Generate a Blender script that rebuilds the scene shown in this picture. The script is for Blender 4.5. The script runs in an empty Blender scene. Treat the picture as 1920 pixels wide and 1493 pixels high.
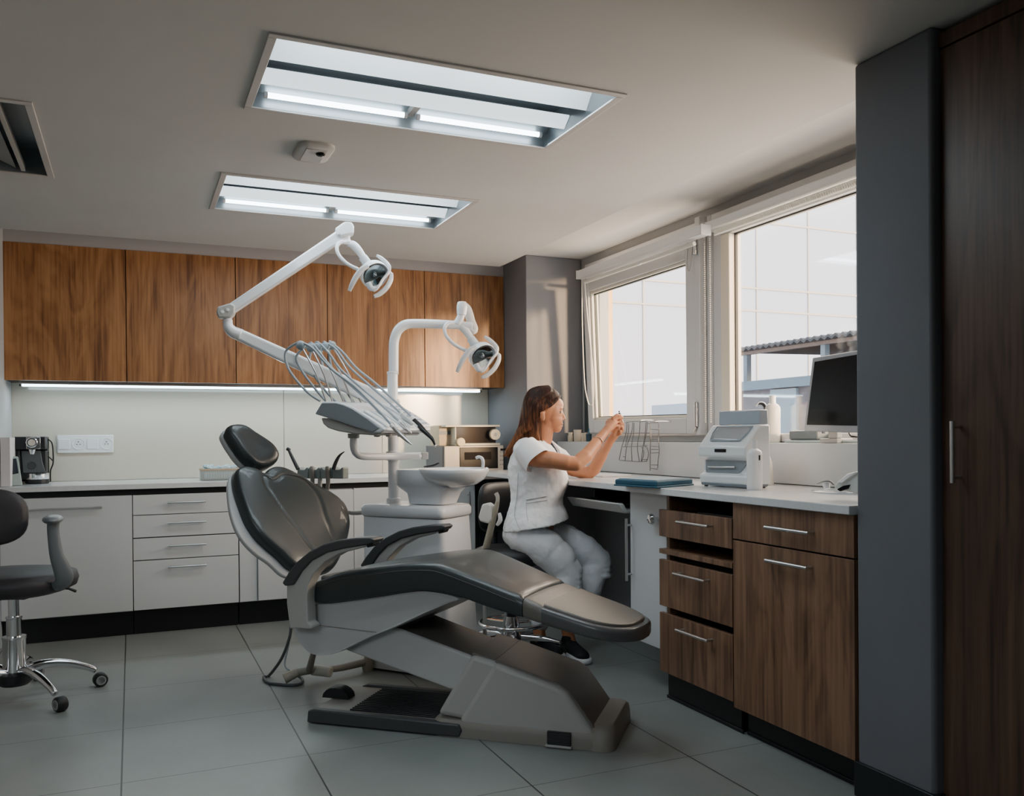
import bpy, bmesh, math, random
from math import sin, cos, radians, pi, sqrt, atan2, hypot
from mathutils import Vector, Matrix
random.seed(7)
SC = bpy.context.scene
COL = SC.collection

# ---------------------------------------------------------------- camera (1920 x 1493 frame)
YAW, PITCH, ROLL = radians(23.64), radians(-0.39), radians(-0.47)
FPX, CX, CY, CAMH = 1628.54, 960.0, 828.23, 1.13
_f = Vector((sin(YAW)*cos(PITCH), cos(YAW)*cos(PITCH), sin(PITCH)))
_r = Vector((cos(YAW), -sin(YAW), 0)); _u = _r.cross(_f)
_R = cos(ROLL)*_r + sin(ROLL)*_u; _U = -sin(ROLL)*_r + cos(ROLL)*_u
CAM = Vector((0, 0, CAMH))
cd = bpy.data.cameras.new('camera'); cam = bpy.data.objects.new('camera', cd); COL.objects.link(cam)
cam.matrix_world = Matrix(((_R.x, _U.x, -_f.x, 0), (_R.y, _U.y, -_f.y, 0), (_R.z, _U.z, -_f.z, CAMH), (0, 0, 0, 1)))
cd.sensor_width = 36; cd.sensor_fit = 'HORIZONTAL'; cd.lens = FPX/1920*36
cd.shift_y = (CY-746.5)/1920; cd.clip_start = 0.05; cd.clip_end = 200
SC.camera = cam

def ray(x, y): return _R*((x-CX)/FPX) - _U*((y-CY)/FPX) + _f
def at(x, y, ax, v):
    """point of the measured line of sight (x, y) on the real plane axis = v"""
    d = ray(x, y); return CAM + d*((v-CAM[ax])/d[ax])
def atp(x, y, p, n):
    d = ray(x, y); return CAM + d*((p-CAM).dot(n)/d.dot(n))
class Fr:
    """upright frame turned about z: u along, v across"""
    def __init__(s, o, ang):
        s.o = Vector((o[0], o[1], 0)); s.a = Vector((cos(radians(ang)), sin(radians(ang)), 0)); s.b = Vector((-s.a.y, s.a.x, 0))
    def w(s, u, v, z): return s.o + s.a*u + s.b*v + Vector((0, 0, z))
    def pt(s, x, y, v): return atp(x, y, s.o+s.b*v, s.b)
    def uz(s, x, y, v): p = s.pt(x, y, v); return ((p-s.o).dot(s.a), p.z)
    def uv(s, p): q = Vector(p)-s.o; return (q.dot(s.a), q.dot(s.b))

# ---------------------------------------------------------------- materials
MATS = {}
def mat(name, col, rough=0.5, metal=0.0, coat=0.0, bump=0.0, bscale=200, var=0.0, vscale=3, emit=None, estr=0, trans=0, ior=1.45, spec=0.5, sheen=0, sss=0, alpha=None):
    if name in MATS: return MATS[name]
    m = bpy.data.materials.new(name); m.use_nodes = True; nt = m.node_tree; N = nt.nodes; L = nt.links
    b = N['Principled BSDF']
    b.inputs['Base Color'].default_value = (*col, 1); b.inputs['Roughness'].default_value = rough
    b.inputs['Metallic'].default_value = metal; b.inputs['Coat Weight'].default_value = coat
    b.inputs['IOR'].default_value = ior; b.inputs['Specular IOR Level'].default_value = spec
    b.inputs['Transmission Weight'].default_value = trans; b.inputs['Sheen Weight'].default_value = sheen
    if sss: b.inputs['Subsurface Weight'].default_value = sss; b.inputs['Subsurface Scale'].default_value = 0.02; b.inputs['Subsurface Radius'].default_value = (1, .3, .15)
    if emit: b.inputs['Emission Color'].default_value = (*emit, 1); b.inputs['Emission Strength'].default_value = estr
    tc = N.new('ShaderNodeTexCoord')
    if var:
        n = N.new('ShaderNodeTexNoise'); n.inputs['Scale'].default_value = vscale; n.inputs['Detail'].default_value = 4; L.new(tc.outputs['Object'], n.inputs['Vector'])
        r = N.new('ShaderNodeMapRange'); r.inputs['To Min'].default_value = 1-var; r.inputs['To Max'].default_value = 1+var; L.new(n.outputs['Fac'], r.inputs['Value'])
        r.inputs['From Min'].default_value = .3; r.inputs['From Max'].default_value = .7
        v = N.new('ShaderNodeVectorMath'); v.operation = 'SCALE'; v.inputs[0].default_value = col; L.new(r.outputs[0], v.inputs['Scale']); L.new(v.outputs[0], b.inputs['Base Color'])
    if bump:
        n = N.new('ShaderNodeTexNoise'); n.inputs['Scale'].default_value = bscale; n.inputs['Detail'].default_value = 3; L.new(tc.outputs['Object'], n.inputs['Vector'])
        bp = N.new('ShaderNodeBump'); bp.inputs['Strength'].default_value = bump; bp.inputs['Distance'].default_value = 0.002; L.new(n.outputs['Fac'], bp.inputs['Height']); L.new(bp.outputs[0], b.inputs['Normal'])
    MATS[name] = m; return m

def wood(name, dark, mid, light, rough=0.42):
    m = bpy.data.materials.new(name); m.use_nodes = True; nt = m.node_tree; N = nt.nodes; L = nt.links; b = N['Principled BSDF']
    tc = N.new('ShaderNodeTexCoord'); oi = N.new('ShaderNodeObjectInfo')
    off = N.new('ShaderNodeVectorMath'); off.operation = 'ADD'; L.new(tc.outputs['Object'], off.inputs[0])
    sc = N.new('ShaderNodeVectorMath'); sc.operation = 'SCALE'; sc.inputs[0].default_value = (7, 5, 9); L.new(oi.outputs['Random'], sc.inputs['Scale']); L.new(sc.outputs[0], off.inputs[1])
    def noise(scale, vec, det=6, dist=0.0):
        mp = N.new('ShaderNodeMapping'); mp.inputs['Scale'].default_value = vec; L.new(off.outputs[0], mp.inputs['Vector'])
        n = N.new('ShaderNodeTexNoise'); n.inputs['Scale'].default_value = scale; n.inputs['Detail'].default_value = det; n.inputs['Distortion'].default_value = dist; L.new(mp.outputs[0], n.inputs['Vector']); return n.outputs['Fac']
    big = noise(4.5, (1, 1, .22), 4, 1.2)      # broad cathedral figure
    w = N.new('ShaderNodeMath'); w.operation = 'MULTIPLY'; w.inputs[1].default_value = 34; L.new(big, w.inputs[0])
    sn = N.new('ShaderNodeMath'); sn.operation = 'SINE'; L.new(w.outputs[0], sn.inputs[0])
    fine = noise(95, (1, 1, .03), 6); mid_n = noise(17, (1, 1, .06), 5, .8)
    def mix(a, b_, f):
        x = N.new('ShaderNodeMix'); x.inputs[0].default_value = f; L.new(a, x.inputs[2]); L.new(b_, x.inputs[3]); return x.outputs[0]
    s1 = N.new('ShaderNodeMapRange'); s1.inputs['From Min'].default_value = -1; L.new(sn.outputs[0], s1.inputs['Value'])
    t = mix(mid_n, fine, .50); t = mix(t, s1.outputs[0], .11)
    cr = N.new('ShaderNodeValToRGB'); e = cr.color_ramp.elements; e[0].position = .33; e[0].color = (*dark, 1); e[1].position = .66; e[1].color = (*light, 1)
    k = e.new(.5); k.color = (*mid, 1); L.new(t, cr.inputs[0]); L.new(cr.outputs[0], b.inputs['Base Color'])
    b.inputs['Roughness'].default_value = rough
    bp = N.new('ShaderNodeBump'); bp.inputs['Strength'].default_value = .25; bp.inputs['Distance'].default_value = .001; L.new(fine, bp.inputs['Height']); L.new(bp.outputs[0], b.inputs['Normal'])
    MATS[name] = m; return m

def floor_mat():
    m = bpy.data.materials.new('floor_tiles'); m.use_nodes = True; nt = m.node_tree; N = nt.nodes; L = nt.links; b = N['Principled BSDF']
    tc = N.new('ShaderNodeTexCoord'); sp = N.new('ShaderNodeSeparateXYZ'); g = N.new('ShaderNodeNewGeometry'); L.new(g.outputs['Position'], sp.inputs[0])
    def mth(op, a, b_=None):
        n = N.new('ShaderNodeMath'); n.operation = op
        for i, q in enumerate((a, b_)):
            if q is None: continue
            if isinstance(q, (int, float)): n.inputs[i].default_value = q
            else: L.new(q, n.inputs[i])
        return n.outputs[0]
    def line(c, o, s, wd):
        f = mth('FRACT', mth('DIVIDE', mth('SUBTRACT', c, o), s)); d = mth('MINIMUM', f, mth('SUBTRACT', 1.0, f)); return mth('LESS_THAN', d, wd/s)
    lx = line(sp.outputs[0], -.0425-6.067, .6067, .0028); ly = line(sp.outputs[1], 2.537-5.817, .5817, .0016)
    gr = mth('MAXIMUM', lx, ly)
    n = N.new('ShaderNodeTexNoise'); n.inputs['Scale'].default_value = 2.2; n.inputs['Detail'].default_value = 6; L.new(g.outputs['Position'], n.inputs['Vector'])
    n2 = N.new('ShaderNodeTexNoise'); n2.inputs['Scale'].default_value = 60; n2.inputs['Detail'].default_value = 4; L.new(g.outputs['Position'], n2.inputs['Vector'])
    cr = N.new('ShaderNodeValToRGB'); cr.color_ramp.elements[0].color = (.20, .215, .205, 1); cr.color_ramp.elements[1].color = (.27, .285, .27, 1); cr.color_ramp.elements[0].position = .3; cr.color_ramp.elements[1].position = .7
    mx0 = mth('ADD', mth('MULTIPLY', n.outputs['Fac'], .85), mth('MULTIPLY', n2.outputs['Fac'], .15)); L.new(mx0, cr.inputs[0])
    mx = N.new('ShaderNodeMix'); mx.data_type = 'RGBA'; L.new(gr, mx.inputs[0]); L.new(cr.outputs[0], mx.inputs[6]); mx.inputs[7].default_value = (.035, .035, .035, 1)
    L.new(mx.outputs[2], b.inputs['Base Color'])
    rr = N.new('ShaderNodeMapRange'); rr.inputs['To Min'].default_value = .30; rr.inputs['To Max'].default_value = .38; L.new(n.outputs['Fac'], rr.inputs['Value']); L.new(rr.outputs[0], b.inputs['Roughness'])
    return m

WARMWOOD = wood('walnut_laminate', (.135, .052, .016), (.32, .140, .048), (.44, .215, .085))
BROWNWOOD = wood('brown_walnut_laminate', (.075, .038, .022), (.185, .098, .056), (.27, .152, .092))
SHADEWOOD = wood('shaded_walnut_laminate', (.030, .015, .009), (.078, .039, .022), (.115, .062, .036))  # brown walnut darkened: the shade on the tall cabinet is in the colour
FLOOR = floor_mat()
CEIL = mat('ceiling_paint', (.56, .555, .54), .8, var=.02, bump=.1, bscale=90)
BAY = mat('bay_ceiling_lit', (.72, .71, .69), .8)  # lighter than the main ceiling: window brightness put into the colour
WALLGREY = mat('grey_wall_paint', (.19, .195, .215), .75, bump=.15, bscale=150, var=.04)
WALLSIDE = mat('side_wall_paint', (.42, .44, .46), .75)
WALLWIN = mat('window_wall_paint', (.36, .36, .36), .7)
SPLASH = mat('backsplash_glass', (.55, .515, .44), .16, coat=.6, spec=.5)
WHITECAB = mat('white_cabinet_laminate', (.60, .61, .62), .38)
COUNTER = mat('counter_quartz', (.66, .67, .68), .14, var=.03, vscale=60)
BLACK = mat('black_plinth', (.006, .006, .007), .4)
DARKIN = mat('dark_inside', (.02, .018, .016), .7)
DARKGREY = mat('dark_grey_panel', (.13, .13, .14), .6)
CHROME = mat('chrome', (.75, .75, .77), .12, metal=1)
STEEL = mat('brushed_steel', (.62, .62, .62), .28, metal=1)
PVC = mat('window_pvc', (.60, .60, .60), .35)
WHITEP = mat('white_plastic', (.72, .73, .75), .28, coat=.3)
WHITEP2 = mat('white_lacquer', (.78, .79, .81), .2, coat=.5)
GREYP = mat('pale_grey_plastic', (.43, .42, .40), .42, bump=.1, bscale=400)
HULL = mat('chair_hull_grey', (.47, .47, .47), .42, bump=.1, bscale=500)
TAUPE = mat('taupe_plastic', (.25, .23, .205), .45, bump=.15, bscale=500)
TAUPE2 = mat('dark_taupe_plastic', (.15, .138, .125), .42, bump=.15, bscale=500)
DKPLAS = mat('charcoal_plastic', (.055, .057, .06), .4, bump=.1, bscale=400)
LEATHER = mat('charcoal_upholstery', (.019, .026, .028), .38, coat=.2, spec=.65, bump=.22, bscale=260)
LEATHER2 = mat('footrest_cover_lit', (.125, .112, .098),   .46, coat=0, spec=.9, bump=.3, bscale=300)  # warm window glow on the leg rest is put into this colour
LEATHER3 = mat('footrest_shell', (.085, .085, .088), .3, coat=.2)
BLKFAB = mat('black_vinyl', (.014, .015, .018), .45, bump=.2, bscale=200)
TASKFAB = mat('dark_grey_vinyl', (.035, .033, .037), .5, bump=.2, bscale=200)
HOSE = mat('grey_hose', (.30, .34, .37), .35)
BEIGE = mat('beige_plastic', (.36, .33, .26), .45)
CREAM = mat('cream_plastic', (.62, .54, .42), .45)
RUBBER = mat('black_rubber', (.012, .012, .013), .5)
SCREEN = mat('dark_screen', (.004, .004, .005), .22, spec=.25)
SKIN = mat('skin', (.50, .215, .11), .42, sss=.1, var=.06, vscale=14)
SCRUB = mat('white_scrub_cotton', (.84, .84, .86), .8, sheen=.2, bump=.2, bscale=300)
HAIRM = None
TUBE = mat('fluorescent_tube', (1, 1, 1), .4, emit=(.80, .93, 1), estr=11)
LEDM = mat('led_strip', (1, 1, 1), .4, emit=(.72, .92, 1), estr=9)
REFL = mat('light_reflector', (.62, .66, .68), .3, metal=.75)
TEAL = mat('blue_cloth', (.014, .075, .125), .7, bump=.3, bscale=60)

def hair_mat():
    m = bpy.data.materials.new('brown_hair'); m.use_nodes = True; nt = m.node_tree; N = nt.nodes; L = nt.links; b = N['Principled BSDF']
    g = N.new('ShaderNodeNewGeometry'); mp = N.new('ShaderNodeMapping'); mp.inputs['Scale'].default_value = (110, 110, 9); mp.inputs['Rotation'].default_value = (0, radians(18), 0); L.new(g.outputs['Position'], mp.inputs['Vector'])
    n = N.new('ShaderNodeTexNoise'); n.inputs['Scale'].default_value = 1; n.inputs['Detail'].default_value = 3; L.new(mp.outputs[0], n.inputs['Vector'])
    sp = N.new('ShaderNodeSeparateXYZ'); L.new(g.outputs['Position'], sp.inputs[0])
    r = N.new('ShaderNodeMapRange'); r.inputs['From Min'].default_value = 1.05; r.inputs['From Max'].default_value = 1.36; r.inputs['To Min'].default_value = .42; r.inputs['To Max'].default_value = 0; L.new(sp.outputs[2], r.inputs['Value'])
    a = N.new('ShaderNodeMath'); a.operation = 'ADD'; L.new(n.outputs['Fac'], a.inputs[0]); L.new(r.outputs[0], a.inputs[1])
    cr = N.new('ShaderNodeValToRGB'); e = cr.color_ramp.elements; e[0].position = .35; e[0].color = (.010, .004, .003, 1); e[1].position = 1.0; e[1].color = (.22, .082, .030, 1); k = e.new(.62); k.color = (.034, .011, .006, 1)
    L.new(a.outputs[0], cr.inputs[0]); L.new(cr.outputs[0], b.inputs['Base Color']); b.inputs['Roughness'].default_value = .55; b.inputs['Specular IOR Level'].default_value = .2
    bp = N.new('ShaderNodeBump'); bp.inputs['Strength'].default_value = .7; bp.inputs['Distance'].default_value = .004; L.new(n.outputs['Fac'], bp.inputs['Height']); L.new(bp.outputs[0], b.inputs['Normal'])
    return m
HAIRM = hair_mat()

def glass_mat(name='window_glass', tint=(1, 1, 1), a=.08):
    m = bpy.data.materials.new(name); m.use_nodes = True; nt = m.node_tree; N = nt.nodes; L = nt.links
    N.remove(N['Principled BSDF']); t = N.new('ShaderNodeBsdfTransparent'); t.inputs[0].default_value = (*tint, 1); g = N.new('ShaderNodeBsdfGlossy'); g.inputs['Roughness'].default_value = .03
    x = N.new('ShaderNodeMixShader'); x.inputs[0].default_value = a; L.new(t.outputs[0], x.inputs[1]); L.new(g.outputs[0], x.inputs[2]); L.new(x.outputs[0], N['Material Output'].inputs[0]); return m
GLASS = glass_mat(); CLEARP = glass_mat('clear_plastic', (.82, .87, .92), .22)

# ---------------------------------------------------------------- mesh builder
def cr_path(pts, n=6, closed=False):
    P = [Vector(p) for p in pts]; out = []; m = len(P)
    for i in range(m if closed else m-1):
        if closed: a, b, c, d = P[(i-1) % m], P[i], P[(i+1) % m], P[(i+2) % m]
        else: a, b, c, d = P[max(i-1, 0)], P[i], P[i+1], P[min(i+2, m-1)]
        for k in range(n):
            t = k/n; out.append(.5*((2*b)+(c-a)*t+(2*a-5*b+4*c-d)*t*t+(3*b-a-3*c+d)*t**3))
    if not closed: out.append(P[-1])
    return out
class MB:
    def __init__(s): s.v = []; s.f = []
    def add(s, vs, fs):
        k = len(s.v); s.v += [Vector(q) for q in vs]; s.f += [tuple(i+k for i in q) for q in fs]; return s
    def box(s, a, b):
        x0, y0, z0 = [min(a[i], b[i]) for i in range(3)]; x1, y1, z1 = [max(a[i], b[i]) for i in range(3)]
        return s.add([(x0, y0, z0), (x1, y0, z0), (x1, y1, z0), (x0, y1, z0), (x0, y0, z1), (x1, y0, z1), (x1, y1, z1), (x0, y1, z1)],
                     [(0, 3, 2, 1), (4, 5, 6, 7), (0, 1, 5, 4), (1, 2, 6, 5), (2, 3, 7, 6), (3, 0, 4, 7)])
    def hexa(s, bot, top): # four points each, same order
        return s.add(list(bot)+list(top), [(0, 3, 2, 1), (4, 5, 6, 7), (0, 1, 5, 4), (1, 2, 6, 5), (2, 3, 7, 6), (3, 0, 4, 7)])
    def fbox(s, F, a, b):
        (u0, v0, z0), (u1, v1, z1) = a, b
        return s.hexa([F.w(u0, v0, z0), F.w(u1, v0, z0), F.w(u1, v1, z0), F.w(u0, v1, z0)], [F.w(u0, v0, z1), F.w(u1, v0, z1), F.w(u1, v1, z1), F.w(u0, v1, z1)])
    def loft(s, rings, cap=True, closed=False):
        k = len(s.v); n = len(rings[0]); m = len(rings)
        for r in rings: s.v += [Vector(q) for q in r]
        for i in range(m if closed else m-1):
            j = (i+1) % m
            for a in range(n):
                b = (a+1) % n; s.f.append((k+i*n+a, k+i*n+b, k+j*n+b, k+j*n+a))
        if cap and not closed:
            s.f.append(tuple(k+a for a in reversed(range(n)))); s.f.append(tuple(k+(m-1)*n+a for a in range(n)))
        return s
    def tube(s, pts, r, seg=12, smooth=0, closed=False, flat=1.0, up=None):
        if smooth:
            rr = r if isinstance(r, (list, tuple)) else None
            if rr:
                R = cr_path([(q, 0, 0) for q in rr], smooth, closed); r = [q.x for q in R]
            pts = cr_path(pts, smooth, closed)
        P = [Vector(p) for p in pts]; m = len(P); rs = r if isinstance(r, (list, tuple)) else [r]*m
        rings = []; prev = None
        for i in range(m):
            if closed: t = P[(i+1) % m]-P[(i-1) % m]
            else: t = P[min(i+1, m-1)]-P[max(i-1, 0)]
            t.normalize()
            if prev is None:
                h = Vector(up) if up else (Vector((0, 0, 1)) if abs(t.z) < .9 else Vector((1, 0, 0)))
                x = h-t*h.dot(t); x.normalize()
            else:
                x = prev-t*prev.dot(t); x.normalize()
            prev = x; y = t.cross(x)
            rings.append([P[i]+rs[i]*(cos(2*pi*k/seg)*x*flat+sin(2*pi*k/seg)*y) for k in range(seg)])
        return s.loft(rings, True, closed)
    def cyl(s, a, b, r, r2=None, seg=24): return s.tube([a, b], [r, r if r2 is None else r2], seg)
    def lathe(s, c, prof, seg=32, ax=(0, 0, 1), sy=1.0):
        z = Vector(ax).normalized(); x = (Vector((0, 0, 1)) if abs(z.z) < .9 else Vector((1, 0, 0))); x = (x-z*x.dot(z)).normalized(); y = z.cross(x); c = Vector(c)
        return s.loft([[c+z*h+x*(max(r, 1e-4)*cos(2*pi*k/seg))+y*(sy*max(r, 1e-4)*sin(2*pi*k/seg)) for k in range(seg)] for r, h in prof])
    def ell(s, c, ax, seg=24, rings=12):
        # ax: three radius vectors
        X, Y, Z = [Vector(q) for q in ax]; c = Vector(c)
        R = []
        for i in range(rings+1):
            t = pi*i/rings; st = max(sin(t), 1e-3)
            R.append([c - Z*cos(t)+X*(st*cos(2*pi*k/seg))+Y*(st*sin(2*pi*k/seg)) for k in range(seg)])
        return s.loft(R)
    def sph(s, c, r, seg=20, rings=10): return s.ell(c, ((r, 0, 0), (0, r, 0), (0, 0, r)), seg, rings)
    def cap(s, a, ra, b, rb, seg=18):
        a = Vector(a); b = Vector(b); t = (b-a); L_ = t.length; t = t/L_ if L_ > 1e-6 else Vector((0, 0, 1))
        pts = []; rs = []
        for k in range(6): q = pi/2*(1-k/6); pts.append(a-t*ra*sin(q)); rs.append(max(ra*cos(q), 1e-4))
        for k in range(7): q = pi/2*k/6; pts.append(b+t*rb*sin(q)); rs.append(max(rb*cos(q), 1e-4))
        return s.tube(pts, rs, seg)
    def chain(s, pts, rs, seg=16):
        for i in range(len(pts)-1): s.cap(pts[i], rs[i], pts[i+1], rs[i+1], seg)
        return s
    def prism(s, poly, dvec):
        d = Vector(dvec); P = [Vector(p) for p in poly]; return s.loft([P, [p+d for p in P]])
    def build(s, name, m, parent=None, bevel=0, seg=2, smooth=True, sharp=40, sub=0, label=None, remesh=0, lap=0):
        V = s.v; lo = Vector([min(p[i] for p in V) for i in range(3)]); hi = Vector([max(p[i] for p in V) for i in range(3)])
        o_ = Vector(((lo.x+hi.x)/2, (lo.y+hi.y)/2, lo.z))
        me = bpy.data.meshes.new(name); me.from_pydata([tuple(p-o_) for p in V], [], s.f)
        bm = bmesh.new(); bm.from_mesh(me); bmesh.ops.recalc_face_normals(bm, faces=bm.faces); bm.to_mesh(me); bm.free()
        ob = bpy.data.objects.new(name, me); COL.objects.link(ob)
        if remesh:
            q = ob.modifiers.new('r', 'REMESH'); q.mode = 'VOXEL'; q.voxel_size = remesh; q.use_smooth_shade = True
            if lap: q = ob.modifiers.new('s', 'SMOOTH'); q.iterations = lap; q.factor = .6
            dg = bpy.context.evaluated_depsgraph_get(); me2 = bpy.data.meshes.new_from_object(ob.evaluated_get(dg)); ob.modifiers.clear(); ob.data = me2; me = me2; sharp = 180
            me.name = name
        me.materials.clear(); me.materials.append(m)
        if smooth:
            me.shade_smooth()
            if sharp < 180: me.set_sharp_from_angle(angle=radians(sharp))
        if sub: q = ob.modifiers.new('sub', 'SUBSURF'); q.levels = sub; q.render_levels = sub
        if bevel:
            q = ob.modifiers.new('bevel', 'BEVEL'); q.width = bevel; q.segments = seg; q.limit_method = 'ANGLE'; q.angle_limit = radians(35); q.use_clamp_overlap = True
        ob.location = o_ - wpos(parent); ob.parent = parent
        if label: ob['label'] = label
        return ob
def wpos(o):
    p = Vector((0, 0, 0))
    while o is not None: p = p+o.location; o = o.parent
    return p
def tag(o, label, cat, group=None, kind=None):
    o['label'] = label; o['category'] = cat
    if group: o['group'] = group
    if kind: o['kind'] = kind
    return o
def thing(name, label, cat, loc, group=None):
    o = bpy.data.objects.new(name, None); COL.objects.link(o); o.location = loc; o.empty_display_size = .05; return tag(o, label, cat, group)
def struct(name, mb, m, **k):
    o = mb.build(name, m, **k); o['kind'] = 'structure'; return o
def copy_tree(o, parent=None, dx=None):
    c = o.copy(); COL.objects.link(c); c.parent = parent
    if dx is not None: c.location = c.location+Vector(dx)
    for ch in list(o.children): copy_tree(ch, c)
    return c
# ================================================================ ROOM
ZC, ZH = 2.27, 2.345           # lowered ceiling, higher ceiling strip
XW, YB = 2.86, 6.0             # window wall, back wall
struct('floor', MB().box((-2.3, -1.6, -.08), (3.0, 6.2, 0)), FLOOR, smooth=False)
# lowered ceiling with openings for the light fittings
L1 = (.386, 2.53, 1.508, 3.10); L2 = (.384, 3.93, 1.530, 4.535); L3 = (-.95, 3.36, -.318, 4.24)
holes = [L1, L2, L3]
xs = sorted({-2.3, 2.285} | {h[0] for h in holes} | {h[2] for h in holes}); ys = sorted({-1.6, 5.40} | {h[1] for h in holes} | {h[3] for h in holes})
c = MB()
for i in range(len(xs)-1):
    for j in range(len(ys)-1):
        mx, my = (xs[i]+xs[i+1])/2, (ys[j]+ys[j+1])/2
        if any(h[0] < mx < h[2] and h[1] < my < h[3] for h in holes): continue
        c.box((xs[i], ys[j], ZC), (xs[i+1], ys[j+1], ZC+.20))
struct('ceiling', c, CEIL, smooth=False)
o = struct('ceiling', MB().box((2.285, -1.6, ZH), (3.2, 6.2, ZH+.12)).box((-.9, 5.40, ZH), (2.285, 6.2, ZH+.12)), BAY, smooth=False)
struct('wall_back', MB().box((-.9, YB, 0), (3.0, YB+.1, ZH)), WALLGREY, smooth=False)
struct('trim_10', MB().box((-.66, 5.69, 2.261), (2.434, 5.70, ZH)), mat('bulkhead_paint', (.42, .40, .41), .8), smooth=False)
struct('wall_left', MB().box((-.76, 5.42, 0), (-.66, YB, ZH)), WALLSIDE, smooth=False)
struct('wall_left', MB().box((-2.4, -1.6, 0), (-2.3, 5.42, 2.4)), WALLSIDE, smooth=False)
struct('wall_left', MB().box((-2.3, 5.42, 0), (-.76, 5.52, 2.4)), WALLSIDE, smooth=False)
struct('wall_front', MB().box((-2.4, -1.7, 0), (3.0, -1.6, 2.4)), WALLSIDE, smooth=False)
struct('wall_right', MB().box((XW, -1.6, 0), (XW+.16, 6.0, 1.12)).box((XW, -1.6, 2.285), (XW+.16, 6.0, ZH)).box((XW, 5.22, 1.12), (XW+.16, 6.0, 2.285)).box((XW, -1.6, 1.12), (XW+.16, 1.9, 2.285)), WALLWIN, smooth=False)
struct('wall_right', MB().box((2.435, 5.31, 0), (XW, 6.0, ZH)), WALLGREY, bevel=.006)   # column at the window corner
struct('wall_right', MB().box((2.063, 1.762, 0), (XW, 2.047, ZC)), mat('shaded_column_paint', (.145, .15, .165), .75, bump=.15, bscale=150, var=.05), bevel=.012, seg=3)  # near column, wall grey darkened so its shade sits in the colour
struct('wall_right', MB().box((2.14, -1.6, 0), (2.2, .895, 2.27)), WALLSIDE, smooth=False)
struct('baseboard_right', MB().box((2.052, 1.752, 0), (2.085, 2.05, .108)).box((2.085, 1.752, 0), (2.2, 1.7615, .108)), mat('dark_baseboard', (.012, .014, .016), .3), bevel=.002)
# backsplash glass panels
for k, (a, b) in enumerate(((-.66, .94), (.943, 1.62), (1.623, 2.432))):
    struct('trim_%d' % (k+1), MB().box((a, YB-.008, .873), (b, YB-.0005, 1.474)), SPLASH, bevel=.001)
# ledge and upstand under the windows
struct('trim_4', MB().box((2.66, 2.05, .905), (2.685, 5.305, 1.087)).box((2.685, 2.05, 1.062), (XW-.001, 5.305, 1.087)), mat('sill_laminate', (.50, .515, .52), .35), bevel=.003)

# ================================================================ WINDOWS
def frame_rect(mb, x0, x1, y0, y1, z0, z1, t):
    mb.box((x0, y0, z0), (x1, y0+t, z1)); mb.box((x0, y1-t, z0), (x1, y1, z1)); mb.box((x0, y0+t, z0), (x1, y1-t, z0+t)); mb.box((x0, y0+t, z1-t), (x1, y1-t, z1)); return mb
# window 1: fixed outer frame + sash leaning into the room at its far top corner
wf = frame_rect(MB(), 2.83, 2.90, 3.80, 5.21, 1.122, 2.285, .035)
w1 = struct('window_1', wf, PVC, bevel=.004)
SB, ST_ = at(1115, 812, 0, 2.80), at(1103, 522, 0, 2.74)
NB, NT = Vector((2.80, 3.842, 1.128)), Vector((2.80, 3.842, at(1310, 447, 0, 2.80).z))
def sash_pt(s, t, dx):   # s along the window (0 near, 1 far), t up
    return (NB*(1-t)+NT*t)*(1-s)+(SB*(1-t)+ST_*t)*s+Vector((-dx, 0, 0))
def sash_quad(s0, s1, t0, t1, d0, d1):
    return [sash_pt(a, b, d) for d in (d0, d1) for a, b in ((s0, t0), (s1, t0), (s1, t1), (s0, t1))]
mb = MB()
for (a, b, c_, d) in ((0, .077, 0, 1), (.945, 1, 0, 1), (.077, .945, 0, .085), (.077, .945, .90, 1)):
    q = sash_quad(a, b, c_, d, -.02, .045); mb.hexa(q[:4], q[4:])
o = mb.build('window_sash', PVC, w1, bevel=.006)
mb = MB()
for (a, b, c_, d) in ((.077, .092, .085, .90), (.93, .945, .085, .90), (.092, .93, .085, .10), (.092, .93, .885, .90)):
    q = sash_quad(a, b, c_, d, -.018, .03); mb.hexa(q[:4], q[4:])
mb.build('glazing_bead', mat('warm_bead', (.7, .66, .58), .4), w1, bevel=.003)
mb = MB()
for (a, b, c_, d) in ((.092, .096, .10, .885), (.926, .93, .10, .885), (.096, .926, .10, .106), (.096, .926, .879, .885)):
    q = sash_quad(a, b, c_, d, -.004, .012); mb.hexa(q[:4], q[4:])
mb.build('gasket', mat('green_black_gasket', (.02, .03, .025), .5), w1)
q = sash_quad(.092, .93, .10, .885, 0, .004); MB().hexa(q[:4], q[4:]).build('glass', GLASS, w1, smooth=False)
for z in (1.17, 2.08):
    MB().cyl((2.742, 3.828, z), (2.742, 3.828, z+.13), .011).cyl((2.742, 3.828, z+.05), (2.742, 3.828, z+.055), .0135).cyl((2.742, 3.828, z+.09), (2.742, 3.828, z+.095), .0135).build('hinge', STEEL, w1)
MB().cyl((2.742, 3.828, 1.17), (2.742, 3.845, 1.145), .007).build('hinge_pin', CHROME, w1)
MB().box((2.82, 5.06, 1.15), (2.86, 5.21, 2.24)).build('reveal', mat('teal_gap_shade', (.03, .05, .055), .5), w1)  # dark box painted as the shade in the gap beside the sash
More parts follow.
